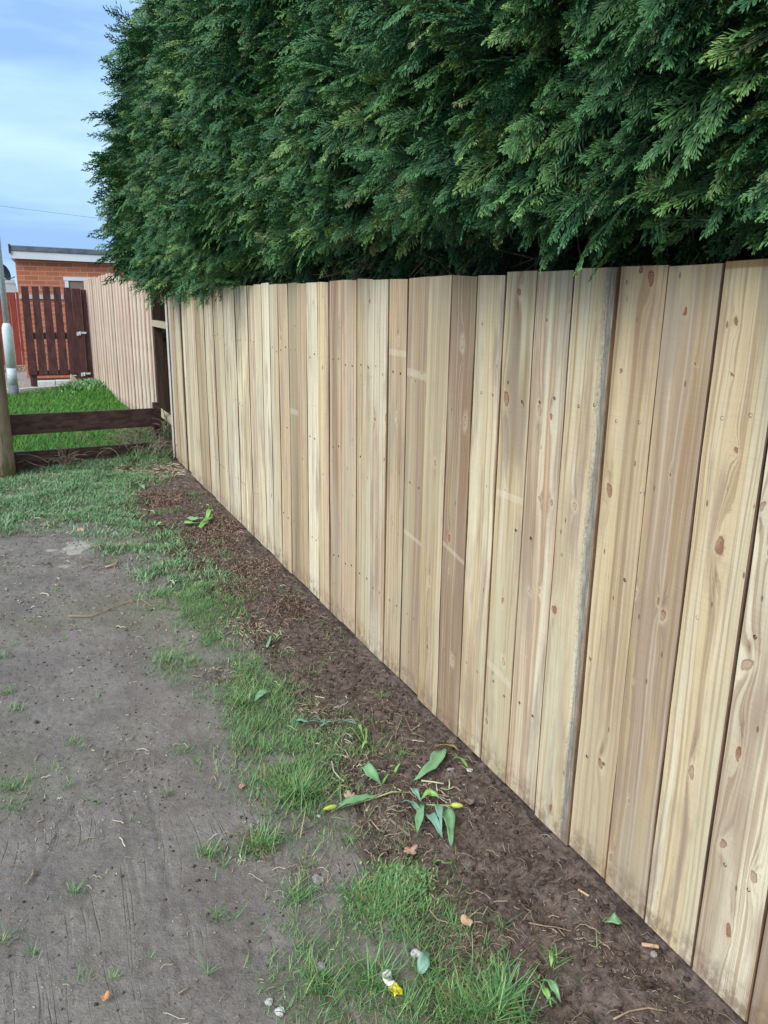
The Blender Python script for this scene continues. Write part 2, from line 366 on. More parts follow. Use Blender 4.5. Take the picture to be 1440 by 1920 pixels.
def scatter(n, x0, x1, y0, y1, dens, seed):
    r = np.random.default_rng(seed); px = r.uniform(x0, x1, n); py = r.uniform(y0, y1, n); k = r.random(n) < dens(px, py); return px[k], py[k]
a = scatter(300000, -0.75, 1.35, 0.75, 4.4, grass_density, 11)
hg = 0.016 + 0.040 * fbm(a[0] * 6, a[1] * 6) * np.random.default_rng(5).uniform(.4, 1.3, len(a[0]))
tufts = [(560, 1500, .12, 700, .07), (490, 1590, .07, 320, .058), (455, 1325, .07, 150, .07), (930, 1890, .09, 420, .075), (870, 1890, .10, 380, .06), (760, 1890, .12, 350, .045), (600, 1850, .07, 120, .06), (560, 1690, .06, 100, .06), (700, 1850, .08, 130, .07),
         (15, 1300, .05, 90, .04), (30, 1330, .05, 60, .04), (20, 1480, .09, 220, .035), (25, 1520, .05, 60, .04), (135, 1390, .05, 70, .03), (150, 1402, .05, 60, .03), (110, 1440, .05, 40, .03), (125, 1475, .03, 30, .03), (178, 1505, .02, 22, .04),
         (345, 1410, .07, 90, .035), (370, 1430, .06, 60, .03), (315, 1485, .02, 30, .035), (248, 1535, .015, 14, .03), (390, 1600, .03, 45, .05), (420, 1620, .03, 30, .035), (140, 1675, .035, 44, .04), (405, 1720, .03, 34, .045), (440, 1720, .03, 12, .04),
         (385, 1825, .012, 14, .05), (212, 1832, .015, 24, .035), (160, 1835, .02, 14, .04), (60, 1790, .02, 20, .04), (5, 1765, .03, 40, .04), (280, 1790, .01, 10, .03), (105, 1110, .05, 40, .03), (120, 1200, .04, 40, .03), (30, 1210, .06, 60, .03), (0, 1235, .05, 60, .04), (100, 1000, .1, 60, .04),
         (60, 1160, .05, 30, .03), (330, 1000, .10, 160, .04), (300, 960, .12, 160, .05), (420, 1040, .08, 120, .04), (460, 1110, .08, 120, .035), (360, 930, .08, 120, .05), (500, 1150, .06, 70, .03), (545, 1230, .05, 60, .03), (610, 1240, .04, 40, .03), (395, 1600, .05, 60, .04), (655, 1580, .06, 120, .03), (180, 1310, .03, 24, .03), (250, 1330, .02, 14, .03), (755, 1415, .05, 110, .03), (715, 1305, .02, 30, .05), (510, 1200, .02, 26, .06), (640, 1340, .03, 30, .05), (1035, 1800, .03, 26, .06), (940, 1740, .02, 20, .05), (850, 1740, .05, 60, .05),
         (760, 1560, .06, 70, .03), (1060, 1480, .02, 12, .03), (330, 960, .10, 90, .05), (410, 1020, .07, 60, .05), (395, 950, .06, 50, .05), (560, 1160, .05, 30, .04), (480, 1245, .06, 60, .04), (520, 1290, .07, 60, .05), (590, 1260, .05, 26, .04)]
tx, ty, th = [], [], []
r5 = np.random.default_rng(21)
for (u, v, rad, n, h) in tufts:
    c0 = gnd(u, v); ang = r5.uniform(0, 6.283, n); rr = rad * np.abs(r5.normal(0, .55, n)); tx.append(c0[0] + rr * np.cos(ang)); ty.append(c0[1] + rr * np.sin(ang)); th.append(h * r5.uniform(.4, 1.15, n))
# weak scattered blades on the mud and the soil
sx, sy = scatter(4200, -0.9, 1.38, 0.75, 6.2, lambda x, y: np.clip(fbm(x * 4 + 9, y * 4, 3) - .48, 0, 1) * 2.0, 31)
s2x, s2y = scatter(7000, 0.55, 1.38, 1.2, 8.3, lambda x, y: np.clip((x - edge_x(y) + .05) / .1, 0, 1) * np.clip(fbm(x * 6 + 19, y * 6 + 4, 3) - .47, 0, 1) * 5 * np.clip((y - .8) / 3, .25, 1), 33)
tx.append(s2x); ty.append(s2y); th.append(np.random.default_rng(4).uniform(.012, .045, len(s2x)))
tx.append(sx); ty.append(sy); th.append(np.random.default_rng(3).uniform(.008, .028, len(sx)))
PX = np.concatenate([a[0]] + tx); PY = np.concatenate([a[1]] + ty); HH = np.concatenate([hg] + th)
g1 = make_grass('grass', PX, PY, HH * 1.15, np.clip(HH * .055, .0013, .0042), (.5, 1.95), m_grass, 2, 3)
tag(g1, 'patchy green grass and tufts growing between the mud path and the soil', 'grass', None, 'stuff')
b = scatter(150000, -1.7, 1.35, 4.2, 10.2, lambda x, y: grass_density(x, y), 12)
hb = 0.03 + 0.05 * fbm(b[0] * 3, b[1] * 3) * np.random.default_rng(6).uniform(.4, 1.3, len(b[0]))
g2 = make_grass('long_grass', b[0], b[1], hb, np.random.default_rng(9).uniform(.003, .0065, len(b[0])), (.9, 2.1), m_cool, 3, 3)
tag(g2, 'long flattened blue green grass in front of the low rail fence', 'grass', None, 'stuff')
lawn_d = lambda x, y: ((y > 8.95 + 0.30 * x) & (x < np.interp(y, [10, 16.5], [1.56, 1.29])) & (y < 15.35 + .9 * x)).astype(float)
c_ = scatter(88000, -4.0, 1.6, 8.2, 16.6, lawn_d, 13)
g3 = make_grass('lawn', c_[0], c_[1], np.random.default_rng(6).uniform(.03, .075, len(c_[0])), np.full(len(c_[0]), .008), (.1, .9), m_lawn, 4, 1)
tag(g3, 'short bright green lawn behind the low rail fence', 'lawn', None, 'stuff')
r7 = np.random.default_rng(23); cvx, cvy = [], []
for (u, v, q_, n_) in ((745, 1655, .055, 900), (720, 1680, .05, 500), (775, 1640, .04, 400), (690, 1700, .05, 300), (800, 1690, .03, 160), (640, 1475, .05, 260), (930, 1830, .04, 200)):
    c0 = gnd(u, v); cvx.append(c0[0] + r7.normal(0, q_ * .7, n_)); cvy.append(c0[1] + r7.normal(0, q_, n_))
cvx = np.concatenate(cvx); cvy = np.concatenate(cvy)
gc = make_grass('clover', cvx, cvy, r7.uniform(.012, .026, len(cvx)), r7.uniform(.0045, .0085, len(cvx)), (.6, 1.9), m_grass, 15, 3)
tag(gc, 'small leaved clover patch among the near grass beside the soil', 'clover', None, 'stuff')
hp = gnd(180, 728)
e_ = np.random.default_rng(8); n_ = 1100
ivx = hp[0] - .1 + e_.normal(0, .26, n_); ivy = hp[1] - .1 + e_.normal(0, .55, n_)
k_ = ivx < np.interp(ivy, [10, 16.5], [1.56, 1.29]); ivx = ivx[k_]; ivy = ivy[k_]
g4 = make_grass('ground_cover', ivx, ivy, e_.uniform(.05, .13, len(ivx)), np.full(len(ivx), .03), (.6, 1.6), m_cool, 5, 2)
tag(g4, 'tufty blue green weeds on the hump at the foot of the far fence', 'weeds', None, 'stuff')

# ------------------------------------------------------------------ litter: crumbs, roots, needles
def rocks(name, px, py, rad, mat, seed, flat=.7, sink=.3):
    r = np.random.default_rng(seed); n = len(px)
    ico = [(-1, 0, 0), (1, 0, 0), (0, -1, 0), (0, 1, 0), (0, 0, -1), (0, 0, 1)]
    base = np.array([(x, y, z) for (x, y, z) in ico] + [(s1 * .6, s2 * .6, s3 * .6) for s1 in (-1, 1) for s2 in (-1, 1) for s3 in (-1, 1)])
    tris = []
    for s1 in (0, 1):
        for s2 in (0, 1):
            for s3 in (0, 1):
                cc = 6 + s1 * 4 + s2 * 2 + s3; A, B, D = s1, 2 + s2, 4 + s3
                fl = (s1 + s2 + s3) % 2 == 0
                for (p, q) in ((A, B), (B, D), (D, A)): tris.append((p, q, cc) if not fl else (q, p, cc))
    V = base[None] * rad[:, None, None] * r.uniform(.65, 1.3, (n, 14, 1)) * np.array([1, 1, flat])
    an = r.uniform(0, 6.28, n); ca, sa = np.cos(an), np.sin(an); st = r.uniform(.7, 1.5, n)
    X = V[:, :, 0] * st[:, None]; Y = V[:, :, 1]
    V = np.stack([X * ca[:, None] - Y * sa[:, None] + px[:, None], X * sa[:, None] + Y * ca[:, None] + py[:, None], V[:, :, 2] + (ground_z(px, py) + rad * (flat - sink))[:, None]], -1)
    T = (np.arange(n)[:, None, None] * 14 + np.array(tris)[None]).reshape(-1, 3)
    return np_mesh(name, V.reshape(-1, 3), T, mat, None, dict(rnd=np.repeat(r.random(n), 14)), smooth=True)
t = NT('soil_crumb'); t.base(t.mix(t.noise(t.pos(), 90, 3), t.ramp(t.attr('rnd'), [(0, (0.040, 0.027, 0.022)), (.7, (0.11, 0.078, 0.063)), (1, (0.22, 0.175, 0.15))]), (0.05, 0.034, 0.027)), .9); m_crumb = t.m
sd_ = lambda x, y: np.clip((x - edge_x(y) + .05) / .1, 0, 1) * np.clip(1.4 - y / 9, .3, 1)
p = scatter(42000, -0.9, 1.40, 0.78, 6.8, lambda x, y: np.maximum(sd_(x, y), .22 * np.clip(fbm(x * 4, y * 4) * 3 - 1, 0, 1)), 41); rr = (.0013 + .0085 * np.random.default_rng(2).random(len(p[0])) ** 4) * np.where(sd_(p[0], p[1]) > .2, 1, .6)
tag(rocks('soil_crumbs', p[0], p[1], rr, m_crumb, 3), 'dark crumbly soil clods along the foot of the long fence', 'soil', None, 'stuff')
t = NT('grit'); t.base(t.ramp(t.attr('rnd'), [(0, (0.07, 0.06, 0.055)), (.7, (0.13, 0.115, 0.10)), (.93, (0.26, 0.23, 0.19)), (1, (0.45, 0.42, 0.38))]), .85); m_grit = t.m
p = scatter(9000, -0.9, 1.2, 0.75, 6.0, lambda x, y: np.clip(fbm(x * 3, y * 3) * 2 - .5, 0, 1), 42); rr = .0014 + .0036 * np.random.default_rng(4).random(len(p[0])) ** 5
tag(rocks('grit', p[0], p[1], rr, m_grit, 5), 'small pale grit pressed into the mud path', 'grit', None, 'stuff')

def strands(name, px, py, ln, rad, mat, seed, up=.006, curl=.9, segs=4):
    """thin crooked strips lying on the ground"""
    r = np.random.default_rng(seed); n = len(px); a = r.uniform(0, 6.28, n); x = px.copy(); y = py.copy(); V = []
    for k in range(segs + 1):
        z = ground_z(x, y) + .002 + up * r.random(n) * (0 < k < segs) + up * .4
        for s in (-1, 1): V.append(np.stack([x - np.sin(a) * rad * s, y + np.cos(a) * rad * s, z + rad * s * .8], -1))
        x = x + np.cos(a) * ln / segs; y = y + np.sin(a) * ln / segs; a = a + r.normal(0, curl, n)
    x_ok = np.stack(V, 1); x_ok[:, :, 0] = np.minimum(x_ok[:, :, 0], FX - .006 + 9 * (x_ok[:, :, 1] > 8.3)); nv = x_ok.shape[1]
    q = np.array([[2 * k, 2 * k + 1, 2 * k + 3, 2 * k + 2] for k in range(segs)]); Q = (np.arange(n)[:, None, None] * nv + q[None]).reshape(-1, 4)
    return np_mesh(name, x_ok.reshape(-1, 3), Q, mat, None, dict(rnd=np.repeat(r.random(n), nv)))
t = NT('roots'); t.base(t.ramp(t.attr('rnd'), [(0, (0.05, 0.03, 0.022)), (.6, (0.13, 0.085, 0.065)), (.9, (0.26, 0.19, 0.13)), (1, (0.40, 0.33, 0.22))]), .8); m_root = t.m
p = scatter(30000, 0.55, 1.39, 0.8, 8.3, sd_, 43)
tag(strands('root_litter', p[0], p[1], np.random.default_rng(4).uniform(.10, 1., len(p[0])) ** 2.5 * .055 + .006, np.full(len(p[0]), .0006), m_root, 6, .006, .33), 'fine brown roots and fibres strewn over the loose soil', 'root litter', None, 'stuff')
t = NT('needles'); t.base(t.ramp(t.attr('rnd'), [(0, (0.075, 0.048, 0.038)), (.6, (0.16, 0.105, 0.080)), (1, (0.34, 0.25, 0.18))]), .8); m_need = t.m
nx_, ny_ = [], []
for (u, v, rad) in RED:
    c0 = gnd(u, v); n = int(22000 * rad * rad) + 60; nx_.append(c0[0] + r5.normal(0, rad * .42, n)); ny_.append(c0[1] + r5.normal(0, rad * .5, n))
nx_ = np.concatenate(nx_); ny_ = np.concatenate(ny_); k_ = nx_ < 1.37; nx_ = nx_[k_]; ny_ = ny_[k_]
tag(strands('conifer_litter', nx_, ny_, r5.uniform(.012, .045, len(nx_)), .00045 + .00022 * ny_, m_need, 7, .014, .35, 3), 'reddish brown dead conifer litter heaped on the soil', 'leaf litter', None, 'stuff')
t = NT('straw'); t.base(t.ramp(t.attr('rnd'), [(0, (0.11, 0.08, 0.058)), (.5, (0.22, 0.17, 0.12)), (.8, (0.32, 0.26, 0.18)), (1, (0.48, 0.44, 0.34))]), .8); m_straw = t.m
p = scatter(9000, -0.9, 1.3, 0.8, 8.8, lambda x, y: np.clip(fbm(x * 3 + 5, y * 3) * 2.4 - .9, 0, 1) * .8, 44)
TQ = [(gnd(a_, b_)[0] + r5.normal(0, q_ * .5, int(9000 * q_ * q_) + 90), gnd(a_, b_)[1] + r5.normal(0, q_ * .6, int(9000 * q_ * q_) + 90)) for a_, b_, q_ in THATCH]
th_n = sum(len(q_[0]) for q_ in TQ)
q2 = (gnd(262, 835)[0] + r5.normal(0, .25, 700), gnd(262, 835)[1] - .2 + r5.normal(0, .45, 700)); k_ = q2[0] < 1.35
px_, py_ = np.concatenate([p[0], q2[0][k_]] + [q_[0] for q_ in TQ]), np.concatenate([p[1], q2[1][k_]] + [q_[1] for q_ in TQ]); k_ = px_ < 1.36; px_ = px_[k_]; py_ = py_[k_]
dbr = np.random.default_rng(51); p2 = scatter(16000, -0.9, 1.36, 0.78, 6.4, lambda x, y: np.clip(fbm(x * 5 + 2, y * 5 + 8, 3) * 3 - .9, .08, 1), 52)
tag(strands('plant_debris', p2[0], p2[1], .004 + .016 * dbr.random(len(p2[0])) ** 2, .0005 + .0002 * p2[1], m_straw, 53, .002, .25, 2), 'tiny dry plant scraps trodden into mud and soil', 'debris', None, 'stuff')
tag(strands('dry_straw', px_, py_, (.007 + .055 * r5.random(len(px_)) ** 2.2) * (1 + (py_ > 6) * 1.5), .00065 + .0003 * py_ * (py_ > 2), m_straw, 8, .008, .2), 'dry straw coloured grass stems scattered over mud and soil', 'straw', None, 'stuff')

# ------------------------------------------------------------------ wood
def wood(name, ca, cb, cc, knots=(), seed=0., wane=0., bands=(), topstain=0., streak=1.0, rough=.72):
    """board front: u 0..~.17 m (from far edge to near edge), v up in metres"""
    t = NT(name)
    uvn = t.n('ShaderNodeUVMap'); sp = t.n('ShaderNodeSeparateXYZ'); t.set(sp.inputs[0], uvn.outputs[0]); u, v = sp.outputs[0], sp.outputs[1]
    D = None; bend = None; TL_ = None
    un, vn_ = u, v
    ww_ = t.noise(t.xyz(t.math('MULTIPLY', u, 70), t.math('MULTIPLY', v, 45), seed), 1, 3, .6); ww2 = t.noise(t.xyz(t.math('MULTIPLY', u, 70), t.math('MULTIPLY', v, 45), seed + 20), 1, 3, .6)
    un = t.math('ADD', u, t.math('MULTIPLY', t.math('SUBTRACT', ww_, .5), .016)); vn_ = t.math('ADD', v, t.math('MULTIPLY', t.math('SUBTRACT', ww2, .5), .022))
    for (ku, kv, kr, kd) in knots:
        du = t.math('MULTIPLY', t.math('SUBTRACT', un, ku), (1.0 + (int(kv * 7919) % 7) * .08) / kr); dv = t.math('MULTIPLY', t.math('SUBTRACT', t.math('ADD', vn_, t.math('MULTIPLY', t.math('SUBTRACT', u, ku), ((int(kv * 3571) % 9) - 4) * .15)), kv), (.55 + (int(kv * 5281) % 6) * .09) / kr)
        d2 = t.math('ADD', t.math('MULTIPLY', du, du), t.math('MULTIPLY', dv, dv))
        d = t.math('SQRT', d2)
        bs = t.math('MULTIPLY', t.math('EXPONENT', t.math('MULTIPLY', t.math('ADD', t.math('MULTIPLY', du, du), t.math('MULTIPLY', t.math('MULTIPLY', dv, dv), .18)), -.28)), kr * 2.1 * (1 if int(kv * 997) % 2 else -1))
        if kr > .0075:
            tl = t.math('EXPONENT', t.math('MULTIPLY', t.math('ADD', t.math('MULTIPLY', t.math('MULTIPLY', du, du), 3.2), t.math('MULTIPLY', t.math('MULTIPLY', t.math('SUBTRACT', dv, 2.6 if int(kv * 631) % 3 else -2.6), t.math('SUBTRACT', dv, 2.6 if int(kv * 631) % 3 else -2.6)), .10)), -1)); TL_ = tl if TL_ is None else t.math('MAXIMUM', TL_, tl)
        D = d if D is None else t.math('MINIMUM', D, d); bend = bs if bend is None else t.math('ADD', bend, bs)
    sw = t.math('MULTIPLY', t.math('SUBTRACT', t.noise(t.xyz(t.math('MULTIPLY', u, 5.), t.math('MULTIPLY', v, 1.1), seed), 1, 2, .5), .5), .05)
    gx = t.math('ADD', u, sw)
    if bend is not None: gx = t.math('ADD', gx, bend)
    v1 = t.xyz(t.math('MULTIPLY', gx, 95), t.math('MULTIPLY', v, .55), seed + 3); g1_ = t.noise(v1, 1, 3, .55)
    v2 = t.xyz(t.math('MULTIPLY', gx, 24), t.math('MULTIPLY', v, .35), seed + 9); g2_ = t.noise(v2, 1, 2, .5)
    v3 = t.xyz(t.math('MULTIPLY', u, 420), t.math('MULTIPLY', v, 9), seed + 1); g3_ = t.noise(v3, 1, 3, .6)
    v4 = t.xyz(t.math('MULTIPLY', u, 9), t.math('MULTIPLY', v, 130), seed + 5); g4_ = t.noise(v4, 1, 3, .6)
    v5 = t.xyz(t.math('MULTIPLY', gx, 9), t.math('MULTIPLY', v, 1.4), seed + 7); g5_ = t.noise(v5, 1, 4, .55)
    c = t.mix(t.rng(g2_, .36, .64), ca, cb)
    c = t.mix(t.math('MULTIPLY', t.rng(g5_, .48, .68), .85), c, cc)
    c = t.mix(t.math('MULTIPLY', t.rng(g1_, .50, .62), .75 * streak), c, t.mix(.7, c, (0.25, 0.145, 0.075)))
    c = t.mix(t.math('MULTIPLY', t.rng(g1_, .48, .26), .38 * streak), c, (0.70, 0.63, 0.51))
    c = t.mix(t.math('MULTIPLY', t.rng(g3_, .46, .72), .30), c, (0.24, 0.17, 0.11))
    c = t.mix(t.math('MULTIPLY', t.rng(g4_, .45, .75), .07), c, (0.25, 0.2, 0.15))
    g6_ = t.noise(t.xyz(t.math('MULTIPLY', gx, 16), t.math('MULTIPLY', v, 2.2), seed + 47), 1, 5, .6)
    c = t.mix(t.math('MULTIPLY', t.rng(g6_, .50, .68), .65), c, (0.29, 0.215, 0.165))
    g7_ = t.noise(t.xyz(t.math('MULTIPLY', u, 7), t.math('MULTIPLY', v, .9), seed + 67), 1, 2, .5)
    c = t.mix(t.math('MULTIPLY', t.rng(g7_, .46, .62), .35), c, (0.47, 0.42, 0.29))
    # fine dark flecks
    vo = t.n('ShaderNodeTexVoronoi'); t.set(vo.inputs['Vector'], t.xyz(t.math('MULTIPLY', u, 22), t.math('MULTIPLY', v, 9), seed)); vo.inputs['Scale'].default_value = 1
    sc_ = t.n('ShaderNodeSeparateColor'); t.set(sc_.inputs[0], vo.outputs['Color'])
    fl = t.math('MULTIPLY', t.rng(vo.outputs['Distance'], .045, .10, 1, 0), t.math('GREATER_THAN', sc_.outputs[0], .5))
    c = t.mix(t.math('MULTIPLY', fl, .75), c, (0.13, 0.075, 0.05))
    for (bv, bh, tilt) in bands:
        dd = t.math('ABSOLUTE', t.math('SUBTRACT', t.math('ADD', v, t.math('MULTIPLY', u, tilt)), bv))
        c = t.mix(t.math('MULTIPLY', t.rng(dd, bh * .5, bh, 1, 0), .28), c, (0.70, 0.62, 0.47))
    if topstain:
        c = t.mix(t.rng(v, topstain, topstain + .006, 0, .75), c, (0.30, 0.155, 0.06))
    if wane:
        nn = t.noise(t.xyz(t.math('MULTIPLY', u, 130), t.math('MULTIPLY', v, 90), seed), 1, 5, .7)
        wv = t.math('ADD', u, t.math('MULTIPLY', t.math('SUBTRACT', nn, .5), .07))
        wv = t.math('ADD', wv, t.math('MULTIPLY', t.math('SUBTRACT', t.noise(t.xyz(0, t.math('MULTIPLY', v, 1.3), seed), 1, 1), .5), .04))
        c = t.mix(t.math('MULTIPLY', t.rng(wv, wane - .014, wane + .016, 0, .85), t.rng(t.noise(t.xyz(t.math('MULTIPLY', u, 160), t.math('MULTIPLY', v, 14), seed + 3), 1, 4, .6), .3, .6, .45, 1)), c, t.mix(nn, (0.045, 0.042, 0.04), (0.21, 0.205, 0.20)))
    if TL_ is not None: c = t.mix(t.math('MULTIPLY', TL_, t.rng(g1_, .35, .65, .15, .75)), c, (0.21, 0.13, 0.085))
    if D is not None:
        rg = t.noise(t.xyz(t.math('MULTIPLY', D, 7), 0, seed), 1, 2)
        kv_ = t.noise(t.xyz(t.math('MULTIPLY', u, 12), t.math('MULTIPLY', v, 5), seed + 31), 1, 1)
        c = t.mix(t.rng(D, .9, 2.8, .45, 0), c, t.mix(t.rng(kv_, .35, .6), (0.50, 0.33, 0.18), (0.66, 0.56, 0.40)))
        kn = t.mix(t.rng(rg, .4, .6), t.mix(t.rng(kv_, .4, .6), (0.17, 0.075, 0.045), (0.36, 0.25, 0.16)), t.mix(t.rng(kv_, .4, .6), (0.36, 0.18, 0.11), (0.52, 0.40, 0.27)))
        c = t.mix(t.rng(D, .75, 1.15, .92, 0), c, kn)
        ring = t.math('MULTIPLY', t.rng(D, .62, .82, 0, 1), t.rng(D, .95, 1.2, 1, 0)); c = t.mix(t.math('MULTIPLY', ring, .35), c, (0.10, 0.05, 0.032))
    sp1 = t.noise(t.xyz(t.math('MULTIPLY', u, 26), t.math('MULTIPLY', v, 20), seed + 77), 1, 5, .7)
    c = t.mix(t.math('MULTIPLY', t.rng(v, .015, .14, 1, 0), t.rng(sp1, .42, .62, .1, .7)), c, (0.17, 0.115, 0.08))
    t.base(c, rough, .3)
    hh_ = t.math('ADD', t.math('MULTIPLY', g3_, .6), t.math('ADD', t.math('MULTIPLY', g1_, .5), t.math('MULTIPLY', g4_, .5)))
    if D is not None: hh_ = t.math('SUBTRACT', hh_, t.rng(D, .7, 1.1, .7, 0))
    t.bump(hh_, .6, .0025)
    return t.m

def board_mesh(name, w, h, th, mat, parent, loc, nz=8, bow=0.0, rgen=None, lean=0.0, cap=0., edge=None):
    """front face in the YZ plane facing -X. Origin at the board's foot, near edge at y=-w/2"""
    vs = []; fs = []; uv = []
    e = .0022
    # cross-section (x,y) going round, small chamfers
    cs = [(e, -w / 2), (0, -w / 2 + e), (0, w / 2 - e), (e, w / 2), (th, w / 2), (th, -w / 2)]
    per = [0]
    for i in range(1, 6): per.append(per[-1] + math.hypot(cs[i][0] - cs[i - 1][0], cs[i][1] - cs[i - 1][1]))
    zz = [h * k / nz for k in range(nz + 1)]
    for k, z in enumerate(zz):
        f = z / h; ox = bow * 4 * f * (1 - f); oy = lean * (z)
        if rgen is not None: ox += rgen.normal(0, .0006); jit = [rgen.normal(0, .0006) for _ in range(6)]
        else: jit = [0] * 6
        for i, (x, y) in enumerate(cs):
            zc = z + (cap * (y / w) if k == nz else 0)
            vs.append((x + ox, y + oy + jit[i], zc))
    n = 6
    for k in range(nz):
        for i in range(n):
            j = (i + 1) % n; fs.append((k * n + j, k * n + i, (k + 1) * n + i, (k + 1) * n + j)); pi_, pj = per[i], (per[j] if j else per[-1] + w)
            o_ = -th * 0
            uv += [(w - pj, zz[k]), (w - pi_, zz[k]), (w - pi_, zz[k + 1]), (w - pj, zz[k + 1])]
    fs.append(tuple(range(n))); uv += [(w / 2 - cs[i][1], 0) for i in range(n)]
    fs.append(tuple(nz * n + i for i in range(n - 1, -1, -1))); uv += [(w / 2 - cs[i][1], h - cs[i][0]) for i in range(n - 1, -1, -1)]
    me = bpy.data.meshes.new(name); me.from_pydata(vs, [], fs); me.update()
    ul = me.uv_layers.new(name='UVMap')
    for i, q in enumerate(uv): ul.data[i].uv = q
    o = link_mesh(name, me, mat, parent); o.location = loc
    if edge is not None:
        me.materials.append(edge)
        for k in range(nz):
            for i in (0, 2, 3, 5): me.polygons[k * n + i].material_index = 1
    return o

# measured seams along the top edge (metres along the fence, near to far)
seams = [-0.25, -0.07, 0.10, 0.275, 0.448, 0.62, 0.792, 0.964, 1.134, 1.304, 1.469, 1.642, 1.817, 1.990, 2.157, 2.325, 2.497, 2.675, 2.851, 3.024, 3.191, 3.369, 3.557, 3.725, 3.886, 4.059, 4.221, 4.377, 4.563, 4.73, 4.90, 5.07, 5.24, 5.41, 5.58, 5.76,
         5.93, 6.10, 6.27, 6.44, 6.61, 6.78, 6.95, 7.12, 7.29, 7.46, 7.63, 7.80, 7.97, 8.15, 8.33, 8.44]
cream, pale_, tan, pink, brown, grey = (0.61, 0.485, 0.285), (0.72, 0.64, 0.465), (0.46, 0.34, 0.20), (0.57, 0.41, 0.27), (0.27, 0.185, 0.115), (0.45, 0.37, 0.26)
olive = (0.34, 0.27, 0.155); mauve = (0.35, 0.26, 0.175)
spec = {0.792: (tan, brown, tan), 0.964: (grey, pale_, mauve), 1.134: (cream, pale_, cream), 1.304: (mauve, tan, mauve), 1.469: (cream, tan, cream), 1.642: (cream, pale_, tan), 1.817: (pink, pale_, mauve),
        1.990: (cream, pale_, olive), 2.157: (pale_, cream, tan), 2.325: (brown, brown, olive), 2.497: (cream, tan, pink), 2.675: (grey, tan, mauve), 2.851: (pink, cream, mauve), 3.024: (pale_, pale_, pink),
        3.191: (cream, pale_, tan), 3.369: (grey, pink, tan), 3.557: (pink, brown, pink), 3.725: (pink, cream, tan), 3.886: (pale_, pale_, cream), 4.059: (tan, cream, pink), 4.221: (brown, olive, brown), 4.377: (pink, cream, tan)}
KN = [(970, 558, 14), (946, 758, 17), (866, 653, 14), (1009, 784, 11), (1030, 794, 11), (1023, 615, 5), (1213, 538, 16), (1194, 523, 9), (1136, 935, 17), (1075, 957, 11), (1158, 711, 8), (1281, 599, 8), (1375, 619, 7),
      (1345, 1038, 17), (1253, 903, 6), (1031, 955, 11), (1009, 947, 8), (1045, 518, 8), (1067, 592, 7), (1037, 1150, 15), (1231, 1140, 9), (1239, 1167, 13), (1187, 1125, 10), (1395, 1256, 17), (1378, 1423, 12), (1119, 1444, 14),
      (1293, 1459, 13), (1031, 1520, 9), (1142, 1617, 11), (1352, 1591, 14), (1408, 1655, 14), (1361, 1752, 12), (1175, 1512, 5), (733, 991, 8), (804, 1095, 9), (800, 1217, 10), (700, 1192, 8), (842, 1017, 14), (847, 1245, 10), (939, 1135, 10),
      (941, 1248, 11), (910, 1360, 12), (1008, 1120, 8), (990, 1122, 8), (986, 1270, 8), (990, 1378, 8), (990, 1405, 7), (965, 1476, 11), (702, 795, 11), (723, 791, 11), (740, 790, 9), (744, 649, 11), (690, 571, 9), (658, 843, 7),
      (815, 873, 13), (634, 620, 9), (567, 868, 8), (872, 798, 15), (720, 870, 6), (783, 720, 5), (1300, 700, 5), (1376, 860, 8), (1425, 960, 9), (930, 700, 5), (1100, 1250, 5)]
knw = [(*onX(x, y, FX)[1:], r / 1150.) for (x, y, r) in KN]
fence = empty('timber_fence', (FX, 4.3, 0)); tag(fence, 'long new fence of pale upright softwood boards under the conifer hedge', 'fence')
rb = np.random.default_rng(77)
pal = [cream, pale_, tan, pink, pale_, cream, grey, pale_, olive, pale_]
screws = MB()
m_edges = [simple('shaded_sawn_edge', a_, b_, 9, (9, 9, .8), .85) for a_, b_ in (((.10, .055, .03), (.22, .13, .07)), ((.14, .085, .045), (.30, .19, .10)), ((.07, .042, .027), (.17, .105, .065)))]  # brown sawn edges, darkened further to paint the shade in the board seams
